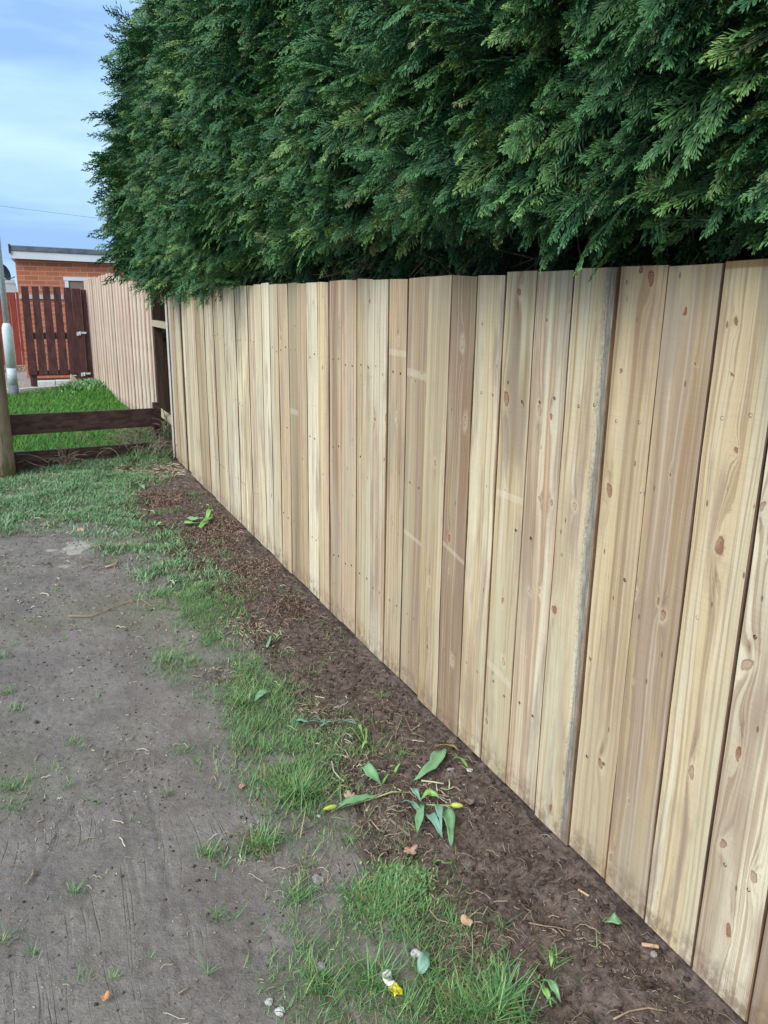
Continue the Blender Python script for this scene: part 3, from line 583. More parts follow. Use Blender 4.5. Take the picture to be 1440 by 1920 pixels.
for i in range(len(seams) - 1):
    y0, y1 = seams[i], seams[i + 1]; gap = rb.choice([.003, .004, .006]); wdt = y1 - y0 - gap
    ks = []
    for (ky, kz, kr) in knw:
        if y0 <= ky < y1: ks.append(((y1 - ky), kz, kr, 0))
    if not ks or y0 > 4.3 or y0 < .9:
        for _ in range(rb.integers(1, 3)): ks.append((rb.uniform(.02, .15), rb.uniform(.1, 1.65), rb.uniform(.004, .010), 0))
    if rb.random() < .6: ks.append((rb.uniform(.02, .15), rb.uniform(.1, 1.65), rb.uniform(.0025, .004), 0))
    if y0 in spec: ca, cb, cc = spec[y0]
    else:
        ca, cb, cc = [pal[j] for j in rb.integers(0, len(pal), 3)]
        k = .95 + .3 * rb.random(); ca = tuple(x * k for x in ca)
    if abs(y0 - 7.97) < .01: ca = cb = (0.50, 0.33, 0.16); cc = tan
    if y0 > 8.1: ca = cb = cc = (0.70, 0.66, 0.58)
    jit = rb.uniform(.84, 1.08); ca, cb, cc = [tuple(x * jit for x in q) for q in (ca, cb, cc)]
    bd = []
    if y0 == 1.990: bd = [(onX(965, 1290, FX)[2], .018, .15), (onX(950, 940, FX)[2], .015, 0)]
    if y0 == 2.325: bd = [(onX(845, 1033, FX)[2], .012, .2)]
    if y0 == 2.675: bd = [(onX(783, 712, FX)[2], .02, .05), (onX(783, 1022, FX)[2], .012, .1)]
    if y0 == 2.851: bd = [(onX(745, 672, FX)[2], .016, 0)]
    if y0 == 4.221: bd = [(onX(550, 778, FX)[2], .02, 0)]
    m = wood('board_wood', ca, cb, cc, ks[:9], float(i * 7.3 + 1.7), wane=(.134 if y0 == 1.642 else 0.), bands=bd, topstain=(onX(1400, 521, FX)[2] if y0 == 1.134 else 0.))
    off = rb.choice([0, .0015, .003, .005]) if y0 < 4.4 else rb.choice([0, 0.003, .008, .012]) if i % 2 else 0.
    hgt = 1.745 + rb.normal(0, .0022) - (.05 if y0 > 8.0 else .02 if y0 > 7 else 0); foot = .012 + .012 * rb.random()
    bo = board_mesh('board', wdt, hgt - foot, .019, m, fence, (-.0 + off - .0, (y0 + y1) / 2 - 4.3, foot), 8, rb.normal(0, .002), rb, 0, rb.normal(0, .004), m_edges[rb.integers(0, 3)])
    if y0 == 1.642: bo['label'] = 'board with a ragged dark grey stripe of wane down its near edge'
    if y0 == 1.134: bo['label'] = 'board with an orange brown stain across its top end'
    for zrow in (1.372, .93, .36):
        for fy in (.28, .74):
            zz_ = zrow + rb.normal(0, .012) + (0.05 if y0 < 1.4 and zrow > 1.3 else 0); yy_ = y0 + fy * wdt + rb.normal(0, .006)
            if zrow == .93 and rb.random() < .55: continue
            n_ = 8; c0 = (off - .0008, yy_ - 4.3, zz_)
            screws.add([(c0[0], c0[1] + .0050 * math.cos(k * 6.283 / n_), c0[2] + .0050 * math.sin(k * 6.283 / n_)) for k in range(n_)] + [(c0[0] + .004, c0[1], c0[2])], [(k, (k + 1) % n_, n_) for k in range(n_)])
m_screw = simple('screw_rust', (0.03, 0.018, 0.012), (0.10, 0.055, 0.03), 300, rough=.5)
so_ = screws.build('screws', m_screw, fence); so_['kind'] = 'stuff'; so_['label'] = 'small dark countersunk screw heads in rows across the boards'
m_rail = wood('rail_wood', pale_, cream, grey, [(.05, .8, .01, 0)], 91.)
m_post = simple('post_brown', (0.045, 0.026, 0.017), (0.10, 0.062, 0.042), 5, (6, 6, .6), .85)
for (z0, h) in ((1.345, .07), (.93, .07), (.33, .07)):
    b_ = MB().box(.024, .072, -4.6, 5.25, z0, z0 + h) if z0 != .93 else MB().box(.024, .072, -4.6, 3.9, z0, z0 + h)
    b_.build('rail', m_rail, fence, bevel=.003)
for yy in (0.0, 2.4, 4.8, 7.2): MB().box(.074, .174, yy - 4.35, yy - 4.25, -.3, 1.70).build('post', m_post, fence, bevel=.004)
# edge board closing the far end
# old dark posts in the gap between the two fences
old = empty('fence_post', (1.50, 9.55, 0)); tag(old, 'dark brown square post in the gap between the two pale fences', 'post')
MB().box(-.05, .05, -.05, .05, -.2, 1.78).build('shaft', m_post, old, bevel=.005)
op = empty('boarded_panel', (float(onY(297, 650, 9.70)[0]) + .1, 9.70, 0)); tag(op, 'weathered brown board panel behind the gap between the two fences', 'fence panel')
m_old = simple('weathered_brown', (0.07, 0.042, 0.028), (0.155, 0.10, 0.068), 5, (5, 5, .5), .9)
pb = MB()
for k in range(6): pb.box(-.10 + k * .16, .061 + k * .16, .01 * (k % 2), .02 + .01 * (k % 2), .05, 1.62 - .03 * (k % 3))
pb.build('panel_boards', m_old, op, bevel=.002)
MB().box(-.1, .86, -.03, -.002, 1.2, 1.27).build('crossbar', m_post, op)

# ------------------------------------------------------------------ far pale fence (narrow pales)
A = np.array([1.585, 10.05]); B = np.array([1.292, 16.75]); dl = B - A; ln = np.hypot(*dl); ang = math.atan2(dl[1], dl[0]) - math.pi / 2
ff = empty('slatted_fence', (A[0], A[1], 0), ang); tag(ff, 'farther pale fence of narrow pinkish upright slats running beside the lawn', 'fence')
npal = 47; pw = ln / npal
m_slat = [wood('slat_wood', ca, cb, cc, [(.04, .6 + .2 * k, .006, 0)], 200. + k * 11, streak=1.3) for k, (ca, cb, cc) in enumerate([((.68, .50, .40), (.72, .59, .50), (.52, .34, .25)), ((.62, .44, .34), (.70, .56, .47), (.48, .30, .21)), ((.74, .64, .56), (.66, .53, .44), (.58, .41, .31))])]
for k in range(npal):
    h = np.interp(k * pw, [0, 1.2, 3.5, ln], [1.74, 1.86, 2.03, 1.98]) + rb.normal(0, .008); offx = (.024 if k % 2 else 0) + rb.uniform(0, .006)
    board_mesh('slat', pw * (1.0 if k % 2 else 1.06) + .002 * (k % 2) - .003, h - .02, .018, m_slat[rb.integers(0, 3)], ff, (offx, (k + .5) * pw, .02), 4, 0, rb)
for z0 in (.35, 1.0, 1.6): MB().box(.045, .09, 0, ln, z0, z0 + .08).build('rail', m_rail, ff)
for yy in (0.06, 2.3, 4.5, 6.6): MB().box(.095, .18, yy, yy + .09, -.2, 1.75).build('post', m_post, ff)

# ------------------------------------------------------------------ low rail fence
m_dark = NT('stained_rail'); t = m_dark; Pm = t.map(t.pos(), (.9, 6, 9)); n1 = t.noise(Pm, 3, 5, .6, .6); n2 = t.noise(t.map(t.pos(), (3, 40, 60)), 3, 3)
t.base(t.mix(t.rng(n1, .35, .65), (0.045, 0.022, 0.022), (0.115, 0.065, 0.056)), .62, .35); t.bump(n2, .3, .003); m_dark = t.m
rf = empty('rail_fence', (0, 8.5, 0)); tag(rf, 'low dark brown two rail fence between the thick pole and the fence corner', 'fence')
YL, YR = 8.22, 8.80
def railz(xl, yl, xr, yr):
    a_ = onY(xl, yl, YL); b_ = onY(xr, yr, YR); return a_, b_
for (tl, tr, bl, br) in (((20, 776), (300, 766), (24, 817), (302, 797)), ((27, 846), (300, 829), (30, 892), (300, 866))):
    a1, b1 = railz(*tl, *tr); a0, b0 = railz(*bl, *br)
    # extend the lower rail to the corner post too
    dirv = Vector((1.50 - a1[0], YR - YL, 0))
    za, zb = (a1[2] + a0[2]) / 2, (b1[2] + b0[2]) / 2
    h_ = (a1[2] - a0[2]) * .5 + (b1[2] - b0[2]) * .5 if tl[1] < 800 else (a1[2] - a0[2]) * .95
    MB().beam(Vector((a1[0] - .1, YL - 8.5 - .02, za)), Vector((float(onY(301, 780, YR)[0]), YR - 8.5, zb)), .035, h_).build('rail', m_dark, rf, bevel=.004)
MB().box(float(onY(301, 780, YR)[0]) - .07, float(onY(301, 780, YR)[0]), YR - 8.5 + .03, YR - 8.5 + .09, -.1, .55).build('post', m_dark, rf, bevel=.004)

# thick round pole at the left
t = NT('pole_wood'); Pm = t.map(t.pos(), (7, 7, .8)); n1 = t.noise(Pm, 2, 6, .6, .3); n2 = t.noise(t.map(t.pos(), (60, 60, 3)), 1, 4, .6); n3 = t.noise(t.pos(), 8, 4, .6)
zc = t.n('ShaderNodeSeparateXYZ'); t.set(zc.inputs[0], t.pos())
c = t.mix(t.rng(n1, .35, .65), (0.17, 0.13, 0.09), (0.32, 0.26, 0.19)); c = t.mix(t.math('MULTIPLY', t.rng(n2, .52, .68), .6), c, (0.05, 0.036, 0.025))
c = t.mix(t.math('MULTIPLY', t.rng(n3, .45, .6), t.rng(zc.outputs[2], .7, .1, 0, .8)), c, (0.17, 0.165, 0.07)); t.base(c, .85); t.bump(t.math('ADD', n2, n1), .6, .01); m_pole = t.m
rp0 = gnd(31, 893); R_ = .125
pc = (rp0[0] - R_, rp0[1] + .03)
pole = MB(); prof = []
for k in range(13): prof.append((R_ * (1 - .012 * k), -.3 + k * .55))
po = pole.lathe(prof, (0, 0, 0), 28).build('utility_pole', m_pole, None, smooth=True); po.location = (pc[0], pc[1], 0)
tag(po, 'thick weathered round timber pole at the left end of the low rail fence', 'pole')

# ------------------------------------------------------------------ lamp post
m_galv = simple('galvanised', (0.34, 0.40, 0.45), (0.60, 0.66, 0.70), 40, rough=.55, bump=.1, spec=.5)
m_white = simple('pale_painted_metal', (0.52, 0.60, 0.66), (0.66, 0.73, 0.78), 6, rough=.45, bump=.05)
m_dgrey = simple('dark_grey_paint', (0.10, 0.12, 0.14), (0.15, 0.17, 0.19), 20, rough=.6)
YLm = 15.05; c0 = (onY(26, 735, YLm)[0], YLm)
lp = empty('street_lamp', (c0[0], c0[1], 0)); tag(lp, 'slim pale grey street lamp column with wider base standing on the lawn edge', 'street lamp')
zt = lambda y: float(onY(20, y, YLm)[2])
MB().lathe([(.083, -.2), (.083, zt(722))], n=20).build('foot', m_dgrey, lp, smooth=True)
MB().lathe([(.080, zt(722)), (.080, zt(689))], n=20).build('lower_column', m_galv, lp, smooth=True)
MB().lathe([(.084, zt(689)), (.084, zt(622)), (.080, zt(614)), (.062, zt(608)), (.05, zt(606))], n=20).build('base_door_sleeve', m_white, lp, smooth=True)
MB().lathe([(.048, zt(606)), (.042, 5.0)], n=16).build('shaft', m_galv, lp, smooth=True)
MB().beam((0, 0, 4.95), (-.5, 0, 5.05), .1, .07).build('lantern', m_dgrey, lp, bevel=.02)

# ------------------------------------------------------------------ gate
YG = 16.35
gt = empty('picket_gate', (0, YG, 0)); tag(gt, 'dark brown picket gate with galvanised hinges in front of the brick building', 'gate')
m_gate = simple('gate_stain', (0.050, 0.018, 0.018), (0.105, 0.046, 0.042), 6, (3, 3, .8), .6)
def gx(x, y): return onY(x, y, YG)
tops = [(155, 210, 386), (235, 287, 387), (315, 370, 388), (397, 450, 391), (475, 527, 396)]
zb_ = gx(60, 440 + 1052 / 4)[2]
for (xa, xb, yt) in tops:
    l = gx(xa / 4, 440 + yt / 4); r = gx(xb / 4, 440 + yt / 4)
    pk = MB().box(l[0], r[0], -.02, 0, zb_, l[2]); mid_ = (l[0] + r[0]) / 2; pk.v = [(mid_ + (x_ - mid_) * (1.32 if z_ < .8 else 1.0), y_, z_) for x_, y_, z_ in pk.v]; pk.build('picket', m_gate, gt, bevel=.004)
xl_, xr_ = gx(39, 537)[0], gx(137, 540)[0]
for (yy, hh2) in ((440 + 760 / 4, .12), (440 + 1040 / 4, .10)): 
    z_ = gx(60, yy)[2]; MB().box(xl_, xr_ + .06, .002, .03, z_ - hh2 / 2, z_ + hh2 / 2).build('rail', m_gate, gt)
m_hinge = simple('hinge_zinc', (0.45, 0.5, 0.53), (0.65, 0.7, 0.72), 30, rough=.4)
gp = empty('gate_post', (gx(152, 560)[0] + .0, YG, 0)); tag(gp, 'dark brown square gate post beside the end of the slatted fence', 'post')
w0 = gx(610 / 4, 545)[0] - gx(545 / 4, 545)[0]
MB().box(-.16, -.16 + w0, -.05, .06, -.1, gx(145, 541)[2]).build('shaft', m_gate, gp, bevel=.004)
MB().box(-.16 + w0 + .01, .10, .0, .03, .15, gx(155, 543)[2]).build('side_board', m_gate, gp)
for (xa, yy) in ((152, 624), (160, 700)):
    p_ = gx(xa, yy); h_ = MB().box(p_[0] - .08, p_[0] + .09, -.062, -.052, p_[2] - .016, p_[2] + .018); h_.tube([(p_[0] - .02, -.066, p_[2] - .04), (p_[0] - .02, -.066, p_[2] + .03)], .014, 8)
    h_.box(p_[0] - .085, p_[0] - .045, -.064, -.054, p_[2] - .05, p_[2] + .0); h_.build('hinge', m_hinge, gt)
lpst = MB().box(gx(58, 720)[0], gx(71, 720)[0], .035, .12, -.1, gx(60, 560)[2]).build('gate_stump', m_gate, None); lpst.location = (0, YG, 0)
tag(lpst, 'short brown latch post below the left end of the picket gate', 'post')
m_block = simple('pale_block', (0.48, 0.50, 0.48), (0.62, 0.64, 0.61), 14, rough=.9)
for k, (xa, xb, ya, yb, lb) in enumerate([(72, 105, 720, 728, 'left one of the two pale concrete blocks lying under the gate'), (106, 137, 718, 727, 'right one of the two pale concrete blocks lying under the gate')]):
    l = onY(xa, yb, 16.15); r = onY(xb, yb, 16.15); o = MB().box(-(r[0] - l[0]) / 2, (r[0] - l[0]) / 2, -.1, .1, 0, .105).build('concrete_block', m_block, None, bevel=.008)
    o.location = ((l[0] + r[0]) / 2, 16.25, float(ground_z(np.array([l[0]]), np.array([16.25]))[0]) + .01); tag(o, lb, 'block', 'blocks under the gate')
c0 = onY(141, 720, 16.35); o = MB().add([(-.1, -.08, 0), (.1, -.08, 0), (.12, .08, 0), (-.1, .08, 0), (-.08, -.02, .20), (-.03, -.03, .17), (.0, .05, .12), (-.08, .05, .18)], [(3, 2, 1, 0), (0, 1, 5, 4), (1, 2, 6, 5), (2, 3, 7, 6), (3, 0, 4, 7), (4, 5, 6, 7)]).build('rock', simple('rock_tan', (0.30, 0.25, 0.18), (0.42, 0.36, 0.27), 9), None, bevel=.01)
o.location = (c0[0], 16.2, float(ground_z(np.array([c0[0]]), np.array([16.2]))[0])); tag(o, 'tan wedge of stone propped under the hinge side of the gate', 'rock')

fb = MB().add([(.2, 16.22, .022), (1.25, 16.22, .022), (1.25, 17.9, .022), (.2, 17.9, .022)], [(0, 1, 2, 3)]).build('gate_shade_sheet', simple('gate_shade_dark', (0.018, 0.013, 0.010), (0.04, 0.03, 0.024), 12), None); tag(fb, 'dark sheet added as painted shade behind the picket gate', None, None, 'structure')  # dark sheet added to stand in for the shade below the gate
# kerb, gravel, step
t = NT('pebbles'); vo = t.n('ShaderNodeTexVoronoi'); vo.inputs['Scale'].default_value = 38; t.set(vo.inputs['Vector'], t.pos()); sc_ = t.n('ShaderNodeSeparateColor'); t.set(sc_.inputs[0], vo.outputs['Color'])
t.base(t.mix(t.rng(vo.outputs['Distance'], .2, .6), t.ramp(sc_.outputs[0], [(0, (0.30, 0.24, 0.20)), (.5, (0.48, 0.42, 0.37)), (1, (0.66, 0.62, 0.57))]), (0.2, 0.16, 0.13)), .9); t.bump(vo.outputs['Distance'], -.6, .01); m_peb = t.m
gv = MB().add([(-4, 15.0, .012), (.0, 15.1, .012), (1.22, 16.15, .012), (1.22, 17.8, .012), (-4, 17.8, .012)], [(0, 1, 2, 3, 4)]).build('gravel', m_peb, None); tag(gv, 'pale pebbly gravel strip behind the lawn', None, None, 'structure')
kb = MB(); kb.beam((-4, 15.45, .02), (-.02, 15.5, .02), .12, .09); kb.beam((-.02, 15.5, .02), (1.05, 16.0, .02), .12, .09)
ko = kb.build('kerb', simple('kerb_concrete', (0.42, 0.39, 0.35), (0.58, 0.55, 0.50), 12), None); tag(ko, 'pale concrete kerb edging at the back of the lawn', None, None, 'structure')
pv = MB().add([(-30, 17.8, .016), (1.2, 17.8, .016), (6, 22, .016), (6, 40, .016), (-30, 40, .016)], [(0, 1, 2, 3, 4)]).build('pavement', simple('pavement_grey', (0.20, 0.20, 0.20), (0.28, 0.28, 0.27), 2), None); tag(pv, 'grey pavement in front of the houses', None, None, 'structure')

# ------------------------------------------------------------------ brick building
t = NT('orange_brick'); br = t.n('ShaderNodeTexBrick'); uvn = t.n('ShaderNodeUVMap'); t.set(br.inputs['Vector'], uvn.outputs[0])
br.inputs['Scale'].default_value = 1; br.inputs['Brick Width'].default_value = .27; br.inputs['Row Height'].default_value = .09; br.inputs['Mortar Size'].default_value = .007
br.inputs['Color1'].default_value = (0.56, 0.175, 0.085, 1); br.inputs['Color2'].default_value = (0.33, 0.10, 0.06, 1); br.inputs['Mortar'].default_value = (0.50, 0.36, 0.28, 1); br.inputs['Bias'].default_value = -.2
t.base(t.mix(.22, br.outputs['Color'], t.mix(t.noise(t.pos(), 2.2, 4), (0.30, 0.07, 0.04), (0.62, 0.22, 0.10))), .9); t.bump(br.outputs['Fac'], -.4, .01); m_brick = t.m
bA = Vector((float(onY(27.5, 484, 18.0)[0]), 18.0)); bB = Vector((4.6, 17.83)); bd_ = (bB - bA); bl = bd_.length; ba = math.atan2(bd_.y, bd_.x)
bz = float(onY(27, 484, 18.0)[2]); SL = (float(onY(215, 493, 18.0)[2]) - float(onY(27, 484, 18.0)[2])) / (float(onY(215, 493, 18.0)[0]) - float(onY(27, 484, 18.0)[0])); tz = float(onY(24, 470, 17.85)[2]); rz_ = float(onY(24, 461, 17.9)[2])
bu = empty('brick_outbuilding', (bA.x, bA.y, 0), ba); tag(bu, 'flat roofed orange brick building with white fascia behind the gate', 'building')
def walls(l, d, h):
    me = bpy.data.meshes.new('wall'); vs = [(0, 0, 0), (l, 0, 0), (l, d, 0), (0, d, 0), (0, 0, h), (l, 0, h + SL * l), (l, d, h + SL * l), (0, d, h)]; me.from_pydata(vs, [], [(0, 1, 5, 4), (1, 2, 6, 5), (2, 3, 7, 6), (3, 0, 4, 7)]); me.update()
    ul = me.uv_layers.new(name='UVMap'); k = 0; o_ = 0
    for s in (l, d, l, d):
        for q in ((o_, 0), (o_ + s, 0), (o_ + s, h + (SL * l if s == l else 0)), (o_, h)): ul.data[k].uv = q; k += 1
        o_ += s
    return me
link_mesh('wall', walls(bl, 4.0, bz), m_brick, bu)
m_fascia = simple('white_fascia', (0.66, 0.68, 0.70), (0.74, 0.76, 0.78), 3, rough=.4, bump=.05)
m_felt = simple('roof_felt', (0.10, 0.11, 0.13), (0.17, 0.18, 0.21), 6, rough=.9)
def sheared(x0, x1, y0, y1, z0, z1):
    m_ = MB().box(x0, x1, y0, y1, z0, z1); m_.v = [(a, b, c + SL * a) for a, b, c in m_.v]; return m_
sheared(-.05, 2.2, -.13, -.105, bz - .01, tz).build('fascia', m_fascia, bu); sheared(2.203, bl + .1, -.13, -.105, bz - .01, tz).build('fascia', m_fascia, bu)
MB().box(-.072, -.053, -.13, 4.1, bz - .01, tz).build('side_fascia', m_fascia, bu)
sheared(-.048, bl + .1, -.103, 4.1, bz, tz - .01).build('soffit', m_fascia, bu)
ro = sheared(-.085, bl + .12, -.15, 4.12, tz + .002, rz_ + .01); ro.build('roof', m_felt, bu, bevel=.01)
MB().box(-.09, -.05, -.16, -.12, tz - .05, rz_ + .03).build('end_cap', m_gate, bu)
# door with white frame
def uoff(px, py):     # distance along the wall for a pixel
    r = RM @ np.array([px - CX, -(py - CY), -FPX]); nrm = np.array([-bd_.y, bd_.x, 0.]); o_ = np.array([0, 0, CAMH]); P0 = np.array([bA.x, bA.y, 0]); tt = ((P0 - o_) @ nrm) / (r @ nrm); q = o_ + tt * r
    return float((q[0] - bA.x) * bd_.x / bl + (q[1] - bA.y) * bd_.y / bl), float(q[2])
d0, dz = uoff(121, 526); d1, _ = uoff(165, 527); d2 = d0 + .95
fr = MB(); fr.box(d0, d0 + .07, -.05, -.004, .05, dz); fr.box(d2 - .07, d2, -.05, -.004, .05, dz); fr.box(d0 - .02, d2 + .02, -.055, -.002, dz, dz + .07)
dr = MB().box(d0 + .072, d2 - .072, -.03, -.003, .05, dz - .002).build('door', simple('door_brown', (0.22, 0.15, 0.11), (0.30, 0.21, 0.16), 5), bu)
fr.build('door_frame', m_fascia, dr)
u0, z0 = uoff(60, 556); MB().box(.01, d0 - .05, -.03, -.002, z0 - .045, z0 + .035).build('string_course', simple('pale_string', (0.45, 0.40, 0.36), (0.58, 0.53, 0.50), 10), bu)
# wires: overhead cable
wa = onY(-200, 366, 26); wb = onY(0, 386, 26); wc = onY(330, 424, 26)
cab = MB().tube([tuple(wa + (wa - wb) * 2), tuple(wb), tuple((wb + wc) / 2 - np.array([0, 0, .03])), tuple(wc), tuple(wc + (wc - wb) * 2)], .006, 6).build('overhead_cable', simple('cable_grey', (0.30, 0.33, 0.37), (0.36, 0.39, 0.43), 5), None)
tag(cab, 'thin dark overhead wire crossing the sky left of the hedge', 'wire')
# red brown closeboard fence further back
m_redf = simple('red_stain', (0.20, 0.035, 0.022), (0.30, 0.065, 0.042), 4, (3, 3, .7), .7)
YF = 21.5; q0 = onY(5, 548, YF); q1 = onY(60, 548, YF); zf0 = float(onY(40, 686, YF)[2])
rf2 = empty('closeboard_fence', (0, YF, 0)); tag(rf2, 'red brown close boarded fence left of the brick building', 'fence')
pn = MB(); x = -6.0
while x < q1[0] + .2: pn.box(x, x + .135, (.012 if int(x * 8) % 2 else 0), .03, zf0 + .002, q0[2] + .01 * math.sin(x * 9)); x += .145
pn.build('board_panel', m_redf, rf2)
MB().box(-6, q1[0] + .2, -.04, .04, -.05, zf0).build('gravel_board', simple('gravel_board_grey', (0.26, 0.25, 0.24), (0.36, 0.35, 0.33), 6), rf2)
# low wall in front of it
lw_ = MB().box(-6, q1[0] - .1, -.08, .08, 0, .16).build('low_wall', m_peb, None); lw_.location = (0, 19.6, 0); tag(lw_, 'low pebble dashed wall below the red brown fence', 'wall')
# far bungalow with grey roof and satellite dish
YB = 27.
e0 = onY(10, 548, YB); r0 = onY(10, 524, YB + 2)
bg2 = empty('bungalow', (0, YB, 0)); tag(bg2, 'distant low house with a plain grey roof left of the brick building', 'house')
xr = float(onY(33, 540, YB)[0])
me = MB().add([(-9, 0, e0[2]), (xr, 0, e0[2]), (xr - .05, 2, r0[2]), (-9, 2, r0[2]), (-9, 4, e0[2]), (xr, 4, e0[2])], [(0, 1, 2, 3), (3, 2, 5, 4), (1, 5, 2)]).build('roof', simple('roof_grey', (0.24, 0.22, 0.20), (0.32, 0.30, 0.27), 3), bg2)
MB().box(-8.8, xr - .2, .3, 3.7, 0, e0[2] - .002).build('wall', m_brick.copy(), bg2)
dp = onY(6, 512, YB + 1.2)
ds = empty('satellite_dish', tuple(dp)); tag(ds, 'small black satellite dish seen above the grey roof beside the street lamp', 'satellite dish')
dsh = MB(); prof_ = [(.002, 0), (.12, .015), (.2, .05), (.25, .09), (.255, .09), (.2, .04), (.1, 0), (.002, -.012)]
do = dsh.lathe(prof_, n=24).build('dish', simple('dish_black', (0.02, 0.025, 0.03), (0.04, 0.045, 0.05), 5, rough=.5), ds, smooth=True); do.rotation_euler = (math.radians(72), 0, math.radians(62))
MB().tube([(0, .05, -.05), (.0, .05, -.55)], .02, 8).build('bracket', m_dgrey, ds)
MB().tube([(0.02, 0, -.2), (.26, -.1, -.14), (.32, -.1, -.10)], .018, 6).build('receiver_arm', m_dgrey, ds)

# ------------------------------------------------------------------ hedge
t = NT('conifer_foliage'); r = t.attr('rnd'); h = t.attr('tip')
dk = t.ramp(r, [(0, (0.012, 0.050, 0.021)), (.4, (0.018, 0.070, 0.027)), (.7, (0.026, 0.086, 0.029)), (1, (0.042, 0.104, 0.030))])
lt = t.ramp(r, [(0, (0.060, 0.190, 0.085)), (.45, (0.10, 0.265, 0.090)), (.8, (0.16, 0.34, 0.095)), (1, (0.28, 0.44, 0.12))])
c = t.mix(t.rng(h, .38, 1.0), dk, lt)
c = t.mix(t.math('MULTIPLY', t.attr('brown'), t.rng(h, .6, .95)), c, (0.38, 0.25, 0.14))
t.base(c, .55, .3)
m_fol = t.m
def spray_template(seed, sides, subs, wsub, wside):
    r = np.random.default_rng(seed); V = []; T = []
    def diamond(p, d, ln, wd, t0, t1):
        d = d / np.linalg.norm(d); s = np.array([-d[1], d[0], r.normal(0, .25)])
        for (f, ww) in ((0, .25), (.45, 1.), (1, .0), (.45, -1.)):
            q = p + d * ln * f + s * wd * .5 * (ww if abs(ww) != .25 else 0); V.append(q); T.append(t0 + (t1 - t0) * f)
    ax = lambda f: np.array([f, .05 * math.sin(3 * f + seed), 0.])
    for k in range(4): diamond(ax(k / 4), ax((k + 1) / 4) - ax(k / 4), .3, wside * 1.2, .15 + k * .2, .35 + k * .2)
    for k in range(sides):
        f = .10 + .88 * k / (sides - 1); sg = 1 if k % 2 else -1; ln = (.36 * (1 - f) ** .8 + .06) * r.uniform(.55, 1.3) * min(1, .5 + f * 2.2)
        an = sg * r.uniform(.52, .78) * (1 - .35 * f); d = np.array([math.cos(an), math.sin(an), 0]); p = ax(f)
        if r.random() < .10: continue
        tf = .25 + .45 * f; diamond(p, d, ln, wside, tf * .6, tf + .2)
        for j in range(subs):
            g = .16 + .84 * j / max(subs - 1, 1); a2 = an + (1 if j % 2 else -1) * r.uniform(.5, .8) * (1 - .5 * g); d2 = np.array([math.cos(a2), math.sin(a2), 0])
            p2 = p + d * ln * g * .93; l2 = ln * (.46 * (1 - g) + .22) * r.uniform(.6, 1.3) + .016; diamond(p2, d2, l2, wsub, tf * .6 + .1 * g, min(1, tf * .7 + .30 + .35 * g))
    V = np.array(V); T = np.array(T)
    V[:, 2] += -.30 * V[:, 0] ** 2 - .55 * V[:, 1] ** 2 + r.normal(0, .010, len(V))
    return V, T
TH = [spray_template(s, 20, 6, .021, .017) for s in range(5)]
TM = [spray_template(10 + s, 12, 4, .034, .028) for s in range(5)]
TL = [spray_template(20 + s, 9, 2, .085, .065) for s in range(3)]

def Xf(y, z):
    b = 1.20 + .30 * np.clip(2.3 - z, 0, 1) * .9 + .36 * np.clip(z - 3.15, 0, 3) ** 1.2
    b = b - .10 * np.clip((3.0 - y) / 2, 0, 1)
    b = b + (fbm(y * .9 + 3, z * .9 + 1, 2) - .5) * .50 + (fbm(y * 2.6, z * 2.6, 2) - .5) * .36
    return b
r = np.random.default_rng(99)
bases, axes, lens, bright = [], [], [], []
def add_region(n, y0, y1, zf0, zf1, depth, lenm, dark=0.):
    y = r.uniform(y0, y1, n); z = zf0(y) + r.random(n) * (zf1(y) - zf0(y)); x = Xf(y, z)
    nrm = np.tile(np.array([-1., 0, 0]), (n, 1))
    # far end rounds off
    e = np.clip((y - 9.0) / 2.2, 0, 1); x = x + 1.25 * (1 - np.sqrt(np.clip(1 - e ** 2, 0, 1))); nrm[:, 0] = -(1 - e * .6); nrm[:, 1] = e
    x = x + r.uniform(0, depth, n) ** 1.0
    ax = nrm + np.stack([r.normal(0, .12, n), r.normal(.02, .30, n), r.normal(-.20, .24, n) - .35 * np.clip(2.35 - z, 0, .6)], -1)
    ax /= np.linalg.norm(ax, axis=1)[:, None]
    bases.append(np.stack([x, y, z], -1)); axes.append(ax); lens.append(lenm * r.uniform(.7, 1.25, n)); bright.append(np.full(n, dark))
zl = lambda y: np.interp(y, [-1, 0, 1.4, 2.0, 2.6, 3.3, 4.2, 5.2, 7, 9, 12], [1.85, 1.85, 1.86, 1.90, 1.93, 1.95, 1.91, 1.83, 1.66, 1.86, 2.1])
zv = lambda y: 2.25 + .33 * np.clip(y, 0, 20)          # just above what the frame shows
add_region(640, .0, 3.0, zl, zv, .18, .27); add_region(380, .0, 3.0, zl, zv, .38, .30)
nh = 590
add_region(1600, 3.0, 6.0, zl, zv, .18, .27); add_region(600, 3.0, 6.0, zl, zv, .38, .32)
add_region(3100, 6.0, 11.6, zl, lambda y: np.minimum(zv(y), 5.3), .18, .30); add_region(900, 6.0, 11.6, zl, lambda y: np.minimum(zv(y), 5.3), .4, .36); add_region(150, 8.5, 11.6, zl, lambda y: np.minimum(zv(y), 5.3), .0, .62)
add_region(420, -1.5, 11.4, lambda y: np.minimum(zv(y), 4.9), lambda y: np.full_like(y, 5.5), .4, .6)
add_region(420, .8, 6.0, lambda y: np.full_like(y, 1.80), lambda y: np.full_like(y, 2.10), .0, .22); bases[-1][:, 0] = r.uniform(1.52, 1.66, 420)
add_region(80, 8.2, 11.0, lambda y: np.full_like(y, 2.8), lambda y: np.full_like(y, 4.6), .0, .55); bases[-1][:, 0] -= r.uniform(.0, .12, 80); axes[-1][:, 2] += .30; axes[-1] /= np.linalg.norm(axes[-1], axis=1)[:, None]
